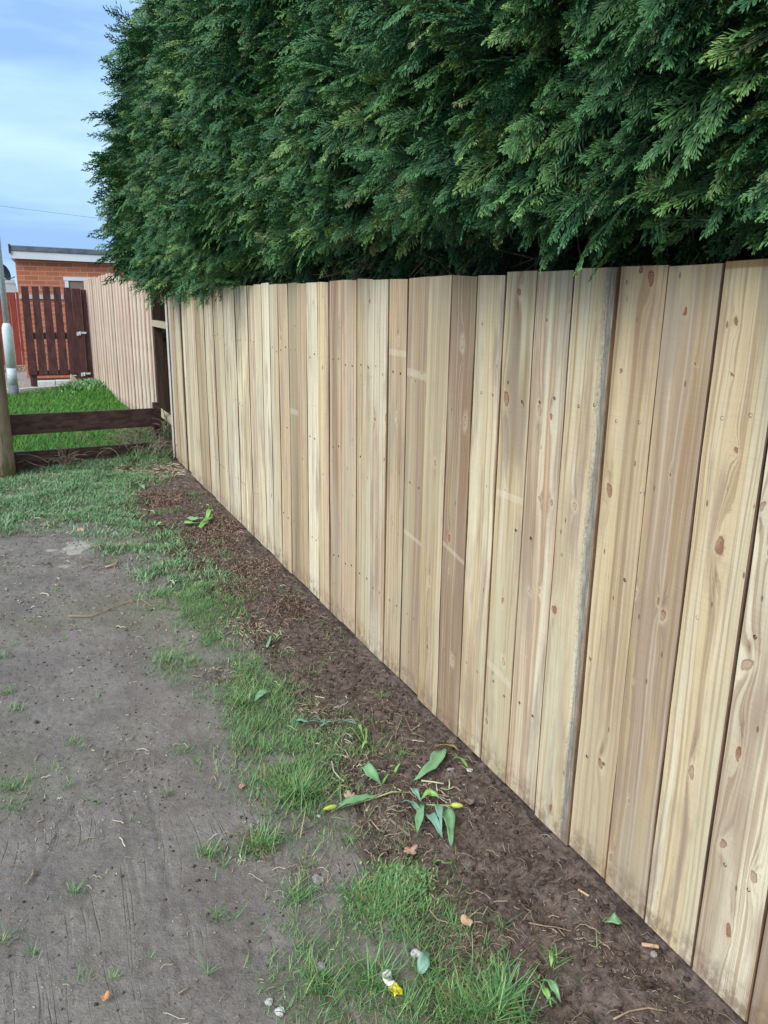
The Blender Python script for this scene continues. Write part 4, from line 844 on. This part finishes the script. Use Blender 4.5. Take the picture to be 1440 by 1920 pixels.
add_region(160, -2.5, .0, zl, lambda y: np.full_like(y, 3.), .3, .5)
PB = np.concatenate(bases); PA = np.concatenate(axes); PLn = np.concatenate(lens)
# sprays on every plume
def plume_sprays(PB, PA, PLn, k, r):
    n = len(PB); S = []
    side = np.cross(PA, np.array([0, 0, 1.])); side /= np.linalg.norm(side, axis=1)[:, None]; upv = np.cross(side, PA)
    roll = r.normal(.25, .6, n); pn = upv * np.cos(roll)[:, None] + side * np.sin(roll)[:, None]; ps = np.cross(PA, pn)
    for j in range(k):
        f = j / (k - 1); sg = 1 if j % 2 else -1
        an = sg * (1 - f) * r.uniform(.25, .85, n) + r.normal(0, .15, n)
        d = PA * np.cos(an)[:, None] + ps * np.sin(an)[:, None] + pn * r.normal(0, .26, n)[:, None] + np.array([0, 0, -.05])
        d /= np.linalg.norm(d, axis=1)[:, None]
        b = PB - PA * (PLn * (1 - f) * .85)[:, None] + pn * r.normal(0, .035, n)[:, None]
        nn = pn + .75 * r.normal(0, 1, (n, 3)); nn -= d * (nn * d).sum(1)[:, None]; nn /= np.linalg.norm(nn, axis=1)[:, None]
        nn *= np.where(nn[:, 2] < -.2, -1, 1)[:, None]
        ln = PLn * r.uniform(.36, .66, n) * (.75 + .25 * (1 - abs(f - .5)))
        S.append((b, d, nn, ln))
    return [np.concatenate([s[i] for s in S]) for i in range(4)]
def instance(tpls, b, d, nn, ln, r, prnd):
    Vs, Ts, Rs, Bs, Qs = [], [], [], [], []; o = 0; n = len(b); pick = r.integers(0, len(tpls), n); s = np.cross(nn, d)
    brn = (r.random(n) < .035).astype(float)
    for ti, (V, T) in enumerate(tpls):
        k = np.where(pick == ti)[0]
        if not len(k): continue
        W = b[k][:, None] + ln[k][:, None, None] * (V[None, :, 0:1] * d[k][:, None] + V[None, :, 1:2] * s[k][:, None] + V[None, :, 2:3] * nn[k][:, None])
        nv = len(V); Vs.append(W.reshape(-1, 3)); Ts.append(np.tile(T, len(k))); Rs.append(np.repeat(prnd[k], nv)); Bs.append(np.repeat(brn[k], nv))
        q = np.arange(0, len(k) * nv).reshape(-1, 4); Qs.append(q + o); o += len(k) * nv
    return np.concatenate(Vs), np.concatenate(Ts), np.concatenate(Rs), np.concatenate(Bs), np.concatenate(Qs)
hedge = empty('conifer_hedge', (2.3, 5.0, 0)); tag(hedge, 'tall dense dark green conifer hedge overhanging the long pale fence', 'hedge')
hid = (PB[:, 2] > zv(PB[:, 1]) - .02) | (PB[:, 1] < .0)
nearp = (PB[:, 1] < 3.4) & ~hid; midp = (PB[:, 1] >= 3.4) & ~hid
VV, TT, RR, BB, QQ = [], [], [], [], []; o = 0
for (msk, tp, k) in ((nearp, TH, 15), (midp, TM, 13), (hid, TL, 8)):
    S = plume_sprays(PB[msk], PA[msk], PLn[msk], k, r)
    pr = np.tile(np.clip(.5 + .30 * r.normal(0, 1, msk.sum()), 0, 1), k); pr = np.clip(pr + r.normal(0, .12, len(pr)), 0, 1)
    v_, t_, r_, b_, q_ = instance(tp, *S, r, pr); VV.append(v_); TT.append(t_); RR.append(r_); BB.append(b_); QQ.append(q_ + o); o += len(v_)
VV = np.concatenate(VV) - np.array([2.3, 5.0, 0]); print('hedge quads', sum(len(q) for q in QQ))
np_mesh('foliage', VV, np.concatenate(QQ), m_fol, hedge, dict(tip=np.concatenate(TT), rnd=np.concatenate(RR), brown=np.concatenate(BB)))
# dense dead heart of the hedge
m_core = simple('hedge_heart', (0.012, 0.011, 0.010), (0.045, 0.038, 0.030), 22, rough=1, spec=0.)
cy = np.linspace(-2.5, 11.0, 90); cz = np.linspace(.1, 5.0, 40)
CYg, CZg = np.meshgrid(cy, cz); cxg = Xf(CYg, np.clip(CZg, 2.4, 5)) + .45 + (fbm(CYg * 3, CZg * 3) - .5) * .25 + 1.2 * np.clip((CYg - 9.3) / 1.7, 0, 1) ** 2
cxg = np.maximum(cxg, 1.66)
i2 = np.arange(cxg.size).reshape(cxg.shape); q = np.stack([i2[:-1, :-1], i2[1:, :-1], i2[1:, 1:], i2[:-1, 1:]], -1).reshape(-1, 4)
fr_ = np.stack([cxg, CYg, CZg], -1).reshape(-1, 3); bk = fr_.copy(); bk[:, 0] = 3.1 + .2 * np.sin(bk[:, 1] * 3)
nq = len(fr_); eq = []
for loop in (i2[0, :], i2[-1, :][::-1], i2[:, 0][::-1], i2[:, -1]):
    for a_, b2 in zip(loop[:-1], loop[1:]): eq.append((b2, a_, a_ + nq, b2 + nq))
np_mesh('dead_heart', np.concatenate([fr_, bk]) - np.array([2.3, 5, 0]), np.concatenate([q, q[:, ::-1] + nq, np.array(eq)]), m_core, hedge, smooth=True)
m_twig = simple('dead_twig', (0.05, 0.037, 0.028), (0.16, 0.12, 0.09), 30, rough=.95)
tw = MB(); rr_ = random.Random(4)
for k in range(1500):
    y = rr_.uniform(.2, 8.2); z = rr_.uniform(1.68, 2.15); x = rr_.uniform(1.46, 1.68); a = rr_.uniform(-1, 1); L_ = rr_.uniform(.10, .34); p = [Vector((x, y, z))]
    d = Vector((-.6 + rr_.uniform(-.4, .4), a, rr_.uniform(-.6, .5))).normalized()
    for j in range(3): d = (d + Vector((rr_.uniform(-.3, .3), rr_.uniform(-.35, .35), rr_.uniform(-.35, .25)))).normalized(); p.append(p[-1] + d * L_ / 3)
    if min(q.x for q in p) < 1.42: 
        continue
    tw.tube([q - Vector((2.3, 5, 0)) for q in p], [.0032, .0026, .0018, .001], 4)
o = tw.build('dead_twigs', m_twig, hedge); o['kind'] = 'stuff'
m_bark = simple('conifer_bark', (0.045, 0.03, 0.022), (0.11, 0.075, 0.055), 8, (4, 4, .5), .95)
for k, y in enumerate((1.1, 2.7, 4.3, 5.9, 7.5, 9.1)):
    MB().tube([(1.62 - 2.3 + .05 * math.sin(k * 3), y - 5, -.1), (1.66 - 2.3, y - 5 + .04, .9), (1.78 - 2.3, y - 5 - .03, 1.9), (1.95 - 2.3, y - 5, 3.2)], [.075, .06, .05, .03], 9).build('trunk', m_bark, hedge, smooth=True)

# weeds and dead stems in the corner by the low rails
wr = random.Random(9); m_vine = simple('dead_vine', (0.16, 0.115, 0.085), (0.30, 0.235, 0.18), 20)
vn = MB()
for k in range(150):
    y = wr.uniform(8.35, 9.75); x = wr.uniform(1.05, 1.5) if wr.random() < .8 else wr.uniform(.6, 1.1); z = float(ground_z(np.array([x]), np.array([y]))[0]) + wr.uniform(0, .12); p = [Vector((x, y, z))]; d = Vector((wr.uniform(-1, .4), wr.uniform(-.6, .5), wr.uniform(.1, 1.2))).normalized()
    for j in range(5): p.append(p[-1] + d * wr.uniform(.03, .085)); d = (d + Vector((wr.uniform(-.4, .4), wr.uniform(-.4, .4), -.38))).normalized()
    vn.tube(p, [.003] * 5 + [.0015], 4)
tag(vn.build('dead_vines', m_vine, None), 'tangle of dead brown stems in the corner beside the fence end', 'dead stems', None, 'stuff')
r9 = np.random.default_rng(19); n_ = 900; wx_ = r9.uniform(.95, 1.55, n_); wy_ = r9.uniform(8.3, 9.9, n_)
wd = make_grass('corner_weeds', wx_, wy_, r9.uniform(.05, .20, n_), r9.uniform(.004, .012, n_), (.3, 1.7), m_grass, 6, 3); tag(wd, 'green weeds growing in the corner between the rails and the fence end', 'weeds', None, 'stuff')
tp = onY(118, 850, 8.35); cl = MB()
for k in range(34):
    d = Vector((wr.gauss(0, .5), wr.gauss(0, .3), 1)).normalized(); p = [Vector((tp[0] + wr.gauss(0, .02), 8.30 + wr.gauss(0, .02), .02))]
    for j in range(5): p.append(p[-1] + d * wr.uniform(.02, .065)); d = (d + Vector((wr.uniform(-.6, .6), wr.uniform(-.4, .4), -.3))).normalized()
    cl.tube(p, .0028, 4)
tag(cl.build('dead_weed_clump', m_vine, None), 'pale dead weed clump leaning on the lower rail', 'weed')
tag(MB().tube([tuple(onY(x, y, 8.18)) for x, y in ((30, 852), (55, 852), (75, 858), (92, 868))], .004, 5).tube([tuple(onY(x, y, 8.16)) for x, y in ((32, 868), (48, 863), (62, 870), (88, 878))], .0035, 5).build('bramble_stem', m_vine, None), 'pale arching bare stems against the lower rail by the pole', 'stem')

# ------------------------------------------------------------------ things lying on the ground
def zg(x, y): return float(ground_z(np.array([x]), np.array([y]))[0])
def leaf_mat(name, a, b): 
    t = NT(name); uvn = t.n('ShaderNodeUVMap'); n = t.noise(t.map(uvn.outputs[0], (60, 6, 1)), 1, 3); t.base(t.mix(t.rng(n, .3, .7), a, b), .42, .4); return t.m
m_tl = [leaf_mat('tulip_leaf', (0.13, 0.28, 0.13), (0.20, 0.38, 0.19)), leaf_mat('tulip_leaf_blue', (0.12, 0.24, 0.17), (0.20, 0.36, 0.27)), leaf_mat('tulip_leaf_bright', (0.15, 0.34, 0.08), (0.25, 0.46, 0.13))]
m_bud = leaf_mat('bud', (0.36, 0.46, 0.06), (0.52, 0.56, 0.10)); m_stem = simple('tulip_stem', (0.22, 0.30, 0.08), (0.42, 0.46, 0.20), 20, rough=.5)
def leaf(name, pts, wid, mat, parent, lift=.012, fold=.35, arch=.02, n=12):
    """strap leaf along photo-measured ground points; lies on the soil with its middle lifted"""
    W = [gnd(*p)[:2] for p in pts]; W = [np.array(a) for a in W]
    seg = [0]; 
    for a, b in zip(W[:-1], W[1:]): seg.append(seg[-1] + float(np.hypot(*(b - a))))
    vs = []; fs = []; uv = []
    for k in range(n + 1):
        f = k / n; s = f * seg[-1]; q = np.array([np.interp(s, seg, [w_[0] for w_ in W]), np.interp(s, seg, [w_[1] for w_ in W])]); q2 = np.array([np.interp(min(s + .004, seg[-1]), seg, [w_[0] for w_ in W]), np.interp(min(s + .004, seg[-1]), seg, [w_[1] for w_ in W])])
        q1 = np.array([np.interp(max(s - .004, 0), seg, [w_[0] for w_ in W]), np.interp(max(s - .004, 0), seg, [w_[1] for w_ in W])]); d = (q2 - q1) / (np.hypot(*(q2 - q1)) + 1e-9); nrm = np.array([-d[1], d[0]])
        ww = wid * .62 * math.sin(math.pi * min(1, .12 + .88 * f) ** .8) ** .75 if f < 1 else .0005; z = zg(q[0], q[1]) + lift + arch * math.sin(math.pi * f)
        tw_ = .9 * math.sin(f * 4.5 + wid * 190)
        for j, sx in enumerate((-1, -.5, 0, .5, 1)):
            p = q + nrm * ww * sx * math.cos(tw_); vs.append((p[0], p[1], z + abs(sx) * ww * fold + sx * ww * math.sin(tw_) * .6 + .0015 * math.sin(f * 23 + sx * 3))); uv.append((sx * .5 + .5, f))
    for k in range(n):
        for j in range(4): a = k * 5 + j; fs.append((a, a + 1, a + 6, a + 5))
    me = bpy.data.meshes.new(name); me.from_pydata(vs, [], fs); me.update(); ul = me.uv_layers.new(name='UVMap')
    for lp_ in me.loops: ul.data[lp_.index].uv = uv[lp_.vertex_index]
    me.polygons.foreach_set('use_smooth', np.ones(len(me.polygons), bool))
    o = link_mesh(name, me, mat, parent)
    md = o.modifiers.new('thick', 'SOLIDIFY'); md.thickness = .0011
    return o
def stem(name, pts, rad, mat, parent, lift=.008):
    W = [gnd(*p) for p in pts]; return MB().tube([(w_[0], w_[1], zg(w_[0], w_[1]) + lift + rad) for w_ in W], rad, 7).build(name, mat, parent, smooth=True)
def bud(pa, pb, parent, rad=.0085):
    a = gnd(*pa); b = gnd(*pb); L0 = math.hypot(b[0] - a[0], b[1] - a[1]); o = MB().lathe([(rad * q, L0 * f) for q, f in ((.3, 0), (.8, .15), (1, .4), (.9, .65), (.55, .88), (.1, 1))], n=12).build('bud', m_bud, parent, smooth=True)
    o.location = (a[0], a[1], zg(a[0], a[1]) + .02); o.rotation_euler = Vector((b[0] - a[0], b[1] - a[1], 0)).to_track_quat('Z', 'Y').to_euler(); return o
def group_thing(name, label, cat, group=None):
    o = empty(name, (0, 0, 0)); return tag(o, label, cat, group)
def scoop(root):
    """move the empty under its children"""
    from mathutils import Vector as V
    bpy.context.view_layer.update()
    pts = [c.matrix_world @ v.co for c in root.children for v in c.data.vertices]
    ctr = Vector((sum(p.x for p in pts) / len(pts), sum(p.y for p in pts) / len(pts), min(p.z for p in pts)))
    root.location = ctr
    for c in root.children: c.location = c.location - ctr
G = 'cut tulip pieces on the soil'
a = group_thing('cut_tulip', 'cut tulip lying flat with one long leaf and a green yellow bud at its left', 'tulip', G)
leaf('leaf', [(632, 1524), (655, 1517), (680, 1506), (708, 1498)], .026, m_tl[0], a); stem('stem', [(625, 1524), (700, 1500), (735, 1494), (782, 1487)], .0028, m_stem, a); bud((632, 1522), (606, 1528), a); scoop(a)
a = group_thing('cut_tulip', 'heap of cut tulip leaves with a bright yellow bud at its right', 'tulip', G)
leaf('leaf', [(786, 1512), (788, 1535), (782, 1570)], .032, m_tl[0], a, .02); leaf('leaf', [(800, 1528), (812, 1550), (830, 1575)], .028, m_tl[1], a, .012); leaf('leaf', [(830, 1530), (842, 1560), (846, 1590)], .042, m_tl[0], a, .012)
leaf('leaf', [(812, 1516), (822, 1540), (828, 1570)], .022, m_tl[1], a, .028); leaf('leaf', [(770, 1488), (778, 1500), (790, 1508)], .022, m_tl[1], a, .02); leaf('leaf', [(752, 1512), (775, 1518), (795, 1530)], .02, m_tl[1], a, .012)
leaf('leaf', [(790, 1508), (805, 1504), (825, 1508)], .024, m_tl[2], a, .03); stem('stem', [(800, 1515), (815, 1524), (845, 1529)], .0028, m_stem, a, .035); b_ = bud((845, 1529), (868, 1531), a, .0095); b_.location.z += .02; scoop(a)
for (lb, pts, wd_, m_, nm) in [
    ('broad pointed tulip leaf lying alone left of the leaf heap', [(680, 1443), (690, 1456), (703, 1470), (718, 1484)], .036, m_tl[0], 'tulip_leaf'),
    ('large curled tulip leaf lying close to the fence foot', [(829, 1411), (824, 1428), (812, 1446), (790, 1460), (776, 1466)], .042, m_tl[0], 'tulip_leaf'),
    ('small kinked tulip leaf piece below the leaf heap', [(815, 1614), (826, 1622), (834, 1630), (848, 1616)], .018, m_tl[2], 'tulip_leaf'),
    ('orange tinged green leaf against the foot of the fence', [(818, 1401), (835, 1406), (862, 1410)], .016, leaf_mat('turning_leaf', (0.22, 0.28, 0.07), (0.40, 0.25, 0.10)), 'tulip_leaf'),
    ('short bright leaf piece at the fence foot beside grey stones', [(850, 1430), (862, 1437), (878, 1444)], .016, m_tl[2], 'tulip_leaf'),
    ('rounded green leaf nearest the fence in the lower right', [(1135, 1733), (1150, 1742), (1168, 1742)], .030, m_tl[0], 'tulip_leaf'),
    ('pale green torn leaf lying by the mud edge tuft', [(478, 1322), (490, 1314), (510, 1306)], .026, m_tl[0], 'tulip_leaf'),
    ('broad grey green leaf standing in grass above the wrapper', [(790, 1838), (797, 1818), (800, 1800)], .028, m_tl[1], 'tulip_leaf'),
    ('small ragged leaf scrap right of the lone broad leaf', [(717, 1468), (728, 1466), (733, 1460)], .016, m_tl[2], 'tulip_leaf'),
    ('small green leaf scrap on the bare soil between the tufts', [(740, 1452), (748, 1450), (754, 1444)], .014, m_tl[2], 'tulip_leaf'),
    ('small grey green leaf in the soil at mid distance near the grass', [(500, 1215), (507, 1205), (512, 1192)], .014, m_tl[1], 'tulip_leaf'),
    ('pale green leaf scrap on the grass at the far end', [(250, 912), (262, 913), (272, 918)], .05, m_tl[0], 'tulip_leaf'),
    ('bright green leaf scrap on the far soil beside the strap leaves', [(292, 988), (302, 992), (309, 988)], .035, m_tl[2], 'tulip_leaf')]:
    o = leaf(nm, pts, wd_, m_, None); tag(o, lb, 'leaf', 'loose tulip leaves')
a = group_thing('cut_leaf_bunch', 'folded pair of green leaves on the dark soil in the lower right', 'leaves', None)
leaf('leaf', [(1012, 1848), (1030, 1858), (1052, 1880)], .020, m_tl[0], a, .012); leaf('leaf', [(1012, 1850), (1018, 1870), (1034, 1892)], .018, m_tl[2], a, .01); leaf('leaf', [(1022, 1888), (1036, 1893), (1048, 1890)], .018, m_tl[0], a, .014); scoop(a)
a = group_thing('cut_leaf_bunch', 'tiny green leaf sprig on the soil above the folded leaves', 'leaves', None)
leaf('leaf', [(1028, 1784), (1032, 1796), (1034, 1812)], .014, m_tl[2], a, .012); stem('stem', [(1030, 1790), (1050, 1784), (1060, 1778)], .0016, m_stem, a); scoop(a)
a = group_thing('strap_leaves', 'bluish strap leaves with green sprigs lying across the grass edge', 'leaves', None)
leaf('leaf', [(556, 1362), (585, 1368), (620, 1372)], .012, m_tl[1], a, .02); leaf('leaf', [(583, 1358), (598, 1368), (612, 1374)], .013, m_tl[1], a, .026); leaf('leaf', [(600, 1370), (640, 1370), (672, 1374)], .014, m_tl[1], a, .016)
leaf('leaf', [(672, 1372), (678, 1384), (684, 1392)], .010, m_tl[2], a, .016); leaf('leaf', [(684, 1374), (687, 1384), (686, 1392)], .010, m_tl[2], a, .016); leaf('leaf', [(645, 1382), (660, 1388), (678, 1394)], .012, m_tl[2], a, .016)
leaf('leaf', [(684, 1394), (690, 1402), (678, 1412)], .014, m_tl[2], a, .016); stem('stem', [(682, 1392), (672, 1412), (660, 1424)], .002, m_stem, a); scoop(a)
a = group_thing('strap_leaves', 'bright green strap leaf bunch on reddish litter near the far fence boards', 'leaves', None)
leaf('leaf', [(345, 985), (368, 992), (385, 988), (400, 978)], .045, m_tl[2], a, .02); leaf('leaf', [(375, 996), (390, 985), (405, 975)], .035, m_tl[2], a, .03); leaf('leaf', [(352, 978), (372, 984), (392, 976)], .035, m_tl[0], a, .03); leaf('leaf', [(388, 985), (398, 972), (402, 966)], .028, m_tl[2], a, .04, arch=.05); scoop(a)
m_ws = simple('blanched_stem', (0.45, 0.45, 0.30), (0.60, 0.58, 0.42), 30)
a = group_thing('broken_stems', 'pale broken stems lying near the fence foot below the curled leaf', 'stems', None)
stem('stem', [(790, 1464), (812, 1465), (832, 1468)], .003, m_ws, a, .008); stem('stem', [(818, 1466), (819, 1476), (820, 1483)], .0022, m_ws, a, .012); stem('stem', [(842, 1463), (843, 1470), (842, 1477)], .0022, m_ws, a, .012); stem('stem', [(826, 1476), (838, 1478), (850, 1480)], .0022, m_stem, a, .012); scoop(a)
a = group_thing('sprout', 'curved pale sprout with a green tip lying in the grass', 'sprout', None)
stem('stem', [(622, 1436), (626, 1450), (636, 1462), (645, 1470)], .0024, m_ws, a, .012); leaf('leaf', [(640, 1466), (646, 1470), (652, 1471)], .012, m_tl[2], a, .012, n=5); scoop(a)

def flat_leaf(name, label, c, rad, mat, lobes=5, rot=0., curl=.3, seedv=1, sp=.45):
    p = gnd(*c); rr = random.Random(seedv); n = 40; vs = [(0, 0, .003)]; fs = []
    for ring in (.5, 1.0):
        for k in range(n):
            an = 2 * math.pi * k / n + rot; rr0 = rad * (1 - sp + sp * abs(math.cos(lobes * (an - rot) / 2)) ** .8) * (.7 + .3 * math.cos(an - rot)) * ring
            vs.append((rr0 * math.cos(an), rr0 * math.sin(an) * .8, .003 + curl * rr0 * rr0 / rad + .12 * rad * math.sin(an * 3 + seedv) * ring))
    for k in range(n): k2 = (k + 1) % n; fs.append((0, 1 + k, 1 + k2)); fs.append((1 + k, 1 + n + k, 1 + n + k2, 1 + k2))
    me = bpy.data.meshes.new(name); me.from_pydata(vs, [], fs); me.update(); me.polygons.foreach_set('use_smooth', np.ones(len(me.polygons), bool)); o = link_mesh(name, me, mat); o.location = (p[0], p[1], zg(p[0], p[1]) + .012)
    md = o.modifiers.new('thick', 'SOLIDIFY'); md.thickness = .0008
    return tag(o, label, 'fallen leaf')
flat_leaf('fallen_leaf', 'pinkish lobed fallen leaf on the grass edge below the tulip heap', (766, 1601), .033, simple('leaf_pink', (0.40, 0.22, 0.17), (0.52, 0.31, 0.25), 60), 5, .3, .3, 1)
flat_leaf('fallen_leaf', 'pale tan fallen leaf just above the long tulip leaf', (655, 1500), .026, simple('leaf_tan', (0.38, 0.27, 0.2), (0.5, 0.38, 0.28), 60), 5, 1.3, .5, 2)
flat_leaf('fallen_leaf', 'curled peach coloured leaf at the edge of soil and grass', (878, 1745), .024, simple('leaf_peach', (0.52, 0.32, 0.2), (0.65, 0.45, 0.32), 60), 3, 2.2, .9, 3, .25)
flat_leaf('fallen_leaf', 'brown pink leaf lying alone on the mud', (452, 1485), .018, simple('leaf_brown', (0.32, 0.2, 0.15), (0.42, 0.27, 0.2), 60), 3, 0., .3, 4, .2)
flat_leaf('fallen_leaf', 'small bright orange leaf on the bare mud at the bottom left', (197, 1880), .016, simple('leaf_orange', (0.48, 0.21, 0.09), (0.58, 0.3, 0.14), 60), 4, .8, .6, 5)
flat_leaf('fallen_leaf', 'dull grey pink leaf half buried in soil right of the yellow bud', (884, 1512), .028, simple('leaf_grey', (0.17, 0.12, 0.10), (0.26, 0.19, 0.16), 60), 5, 2.9, .4, 6)
flat_leaf('fallen_leaf', 'curled pink brown leaf beside the pale stem at the mud and grass edge', (152, 1000), .035, simple('leaf_rose', (0.38, 0.24, 0.2), (0.5, 0.34, 0.28), 60), 3, 1.5, .6, 7, .2)
def chip(name, label, cat, a, b, wd_, mat, th=.005, lift=.004):
    A_ = gnd(*a); B_ = gnd(*b); o = MB().beam((A_[0], A_[1], zg(A_[0], A_[1]) + lift + th / 2), (B_[0], B_[1], zg(B_[0], B_[1]) + lift + th / 2), wd_, th).build(name, mat, None, bevel=.0015)
    return tag(o, label, cat)
m_chip = simple('fresh_chip', (0.48, 0.31, 0.19), (0.60, 0.43, 0.28), 80)
chip('wood_chip', 'orange wood chip lying at the foot of the nearest boards', 'wood chip', (1203, 1773), (1235, 1777), .010, m_chip)
chip('wood_chip', 'thin orange wood splinter on dark soil near the fence', 'wood chip', (1083, 1676), (1104, 1686), .006, m_chip)
chip('stick', 'short grey brown stick between the tulip pieces', 'stick', (730, 1540), (768, 1565), .008, simple('stick_grey', (0.16, 0.12, 0.10), (0.26, 0.2, 0.17), 40), .007)
chip('wood_chip', 'flat reddish chip of bark on the far mud edge', 'wood chip', (172, 1030), (205, 1024), .02, simple('bark_chip', (0.28, 0.14, 0.09), (0.40, 0.22, 0.15), 40), .01)
m_tw = simple('twig_tan', (0.24, 0.17, 0.12), (0.38, 0.29, 0.2), 30)
def twig(name, label, lines, rad=.0022, mat=None, lift=.006, cat='twig'):
    m = MB()
    for li in lines:
        W = [gnd(*p) for p in li]; m.tube([(w_[0], w_[1], zg(w_[0], w_[1]) + rad + lift) for w_ in W], [rad * (1 - .5 * k / len(W)) for k in range(len(W))], 6)
    return tag(m.build(name, mat or m_tw, None, smooth=True), label, cat)
twig('twig', 'forked bare twig lying beside the grass edge on the mud', [[(440, 1444), (443, 1425), (441, 1405), (446, 1382)], [(443, 1425), (455, 1410), (470, 1385), (482, 1366)]])
twig('twig', 'long thin pale root trailing across the far mud path', [[(128, 1158), (170, 1160), (200, 1148), (235, 1133), (265, 1126), (285, 1140)]], .004)
twig('twig', 'pair of thin twigs lying in the crack of the mud at the left', [[(48, 1660), (60, 1645), (72, 1634)], [(60, 1645), (64, 1630)]])
twig('twig', 'short curved pale twig on the bottom mud path', [[(334, 1866), (345, 1858), (357, 1853)]])
twig('twig', 'straight bleached twig on the left mud path', [[(160, 1571), (175, 1572), (190, 1569)]], .0014)
twig('root', 'long thin root snaking over the dark soil at bottom right', [[(990, 1735), (1020, 1738), (1045, 1732), (1070, 1745)], [(1045, 1732), (1060, 1752)]], .0018, None, .006, 'root')
twig('root', 'looping root over the soil near the bottom edge', [[(1150, 1912), (1180, 1896), (1215, 1892), (1250, 1896)]], .0026, None, .006, 'root')
twig('root', 'arched pale root at the grass edge beside the peach leaf', [[(812, 1700), (806, 1718), (820, 1735), (850, 1742), (866, 1748)]], .0022, None, .008, 'root')
twig('root', 'thin root lying between the clover patch and the soil', [[(770, 1620), (790, 1635), (805, 1650), (822, 1660)]], .0018, None, .006, 'root')
twig('root', 'fine forked roots on the soil below the middle boards', [[(745, 1370), (752, 1350), (756, 1335)], [(756, 1335), (770, 1372), (778, 1382)], [(742, 1382), (744, 1362), (756, 1350)]], .0016, None, .01, 'root')
twig('twig', 'peeling orange brown twig on the far mud', [[(198, 1068), (215, 1064), (222, 1056)]], .007, m_chip)
twig('twig', 'curved bleached twig on the far mud beyond the pale patch', [[(155, 1068), (172, 1062), (184, 1066)]], .004)
def stone(label, c, rad, mat, seedv):
    p = gnd(*c); r_ = rocks('stone', np.array([p[0]]), np.array([p[1]]), np.array([rad]), mat, seedv, .55, .25)
    md = r_.modifiers.new('round', 'SUBSURF'); md.levels = 3; md.render_levels = 3
    tx_ = bpy.data.textures.new('lump', 'CLOUDS'); tx_.noise_scale = rad * .8; dm = r_.modifiers.new('lumps', 'DISPLACE'); dm.texture = tx_; dm.strength = rad * .7; dm.mid_level = .5
    return tag(r_, label, 'stone')
m_sw = simple('stone_white', (0.36, 0.35, 0.33), (0.60, 0.59, 0.56), 60, bump=.5); m_sg = simple('stone_grey', (0.22, 0.20, 0.19), (0.38, 0.36, 0.34), 50, bump=.5); m_sd = simple('clod_dark', (0.05, 0.035, 0.03), (0.10, 0.075, 0.06), 40, bump=.8)
stone('small round white stone beside the green yellow tulip bud', (598, 1533), .009, m_sw, 1)
stone('white chalky stone in the grass above the wrapper', (782, 1800), .022, m_sw, 2)
stone('left one of two white stones on the bottom mud', (505, 1884), .013, m_sw, 3); stone('right one of two white stones on the bottom mud', (526, 1903), .014, m_sw, 4)
stone('round grey stone on soil under the curled tulip leaf', (845, 1444), .012, m_sg, 5); stone('pale lilac grey stone tight against the fence foot', (880, 1446), .014, m_sw, 6)
stone('grey stone on loose soil left of the middle boards', (632, 1326), .014, m_sg, 7); stone('reddish soil clod beside the grey stone by the grass', (610, 1336), .013, m_sd, 8)
stone('dark round soil clod below the short stick', (704, 1592), .016, m_sd, 9); stone('grey clod of dry mud in the small left tuft', (598, 1652), .018, m_sg, 10)
stone('pale grey lump at the foot of the nearest boards', (1225, 1790), .012, m_sg, 11); stone('tiny white stone on the dark bottom right soil', (1230, 1830), .005, m_sw, 12)
stone('dark lump of soil on the mud path at the left', (68, 1352), .012, m_sd, 13); stone('grey stone in the mud next to the lower grass patch', (600, 1820), .016, m_sg, 14)
# wrapper scrap: white, grey print and yellow end
t = NT('wrapper'); sp = t.n('ShaderNodeSeparateXYZ'); t.set(sp.inputs[0], t.pos()); n = t.noise(t.pos(), 170, 3, .7)
c = t.mix(t.rng(sp.outputs[1], -.006, -.003), (0.74, 0.62, 0.03), (0.72, 0.72, 0.70)); c = t.mix(t.math('MULTIPLY', t.rng(n, .52, .6), t.rng(sp.outputs[1], .002, .006)), c, (0.30, 0.33, 0.36))
t.base(c, .35, .5); a0_ = gnd(733, 1860); vs = []; fs = []
for i in range(9):
    for j in range(6): vs.append((-.013 + .026 * j / 5 + .003 * math.sin(i * 2.), -.035 + .07 * i / 8, .006 * math.sin(i * 1.3 + j) + .002 * math.sin(i * 3.7 + j * 2) + .004))
for i in range(8):
    for j in range(5): a_ = i * 6 + j; fs.append((a_, a_ + 1, a_ + 7, a_ + 6))
wp = MB().add(vs, fs).build('litter_wrapper', t.m, None, smooth=True); wp.location = (a0_[0], a0_[1], zg(a0_[0], a0_[1]) + .018); wp.rotation_euler = (.1, .05, .12)
md = wp.modifiers.new('thick', 'SOLIDIFY'); md.thickness = .0006
tag(wp, 'small white and yellow plastic wrapper lying in the bottom grass', 'litter')
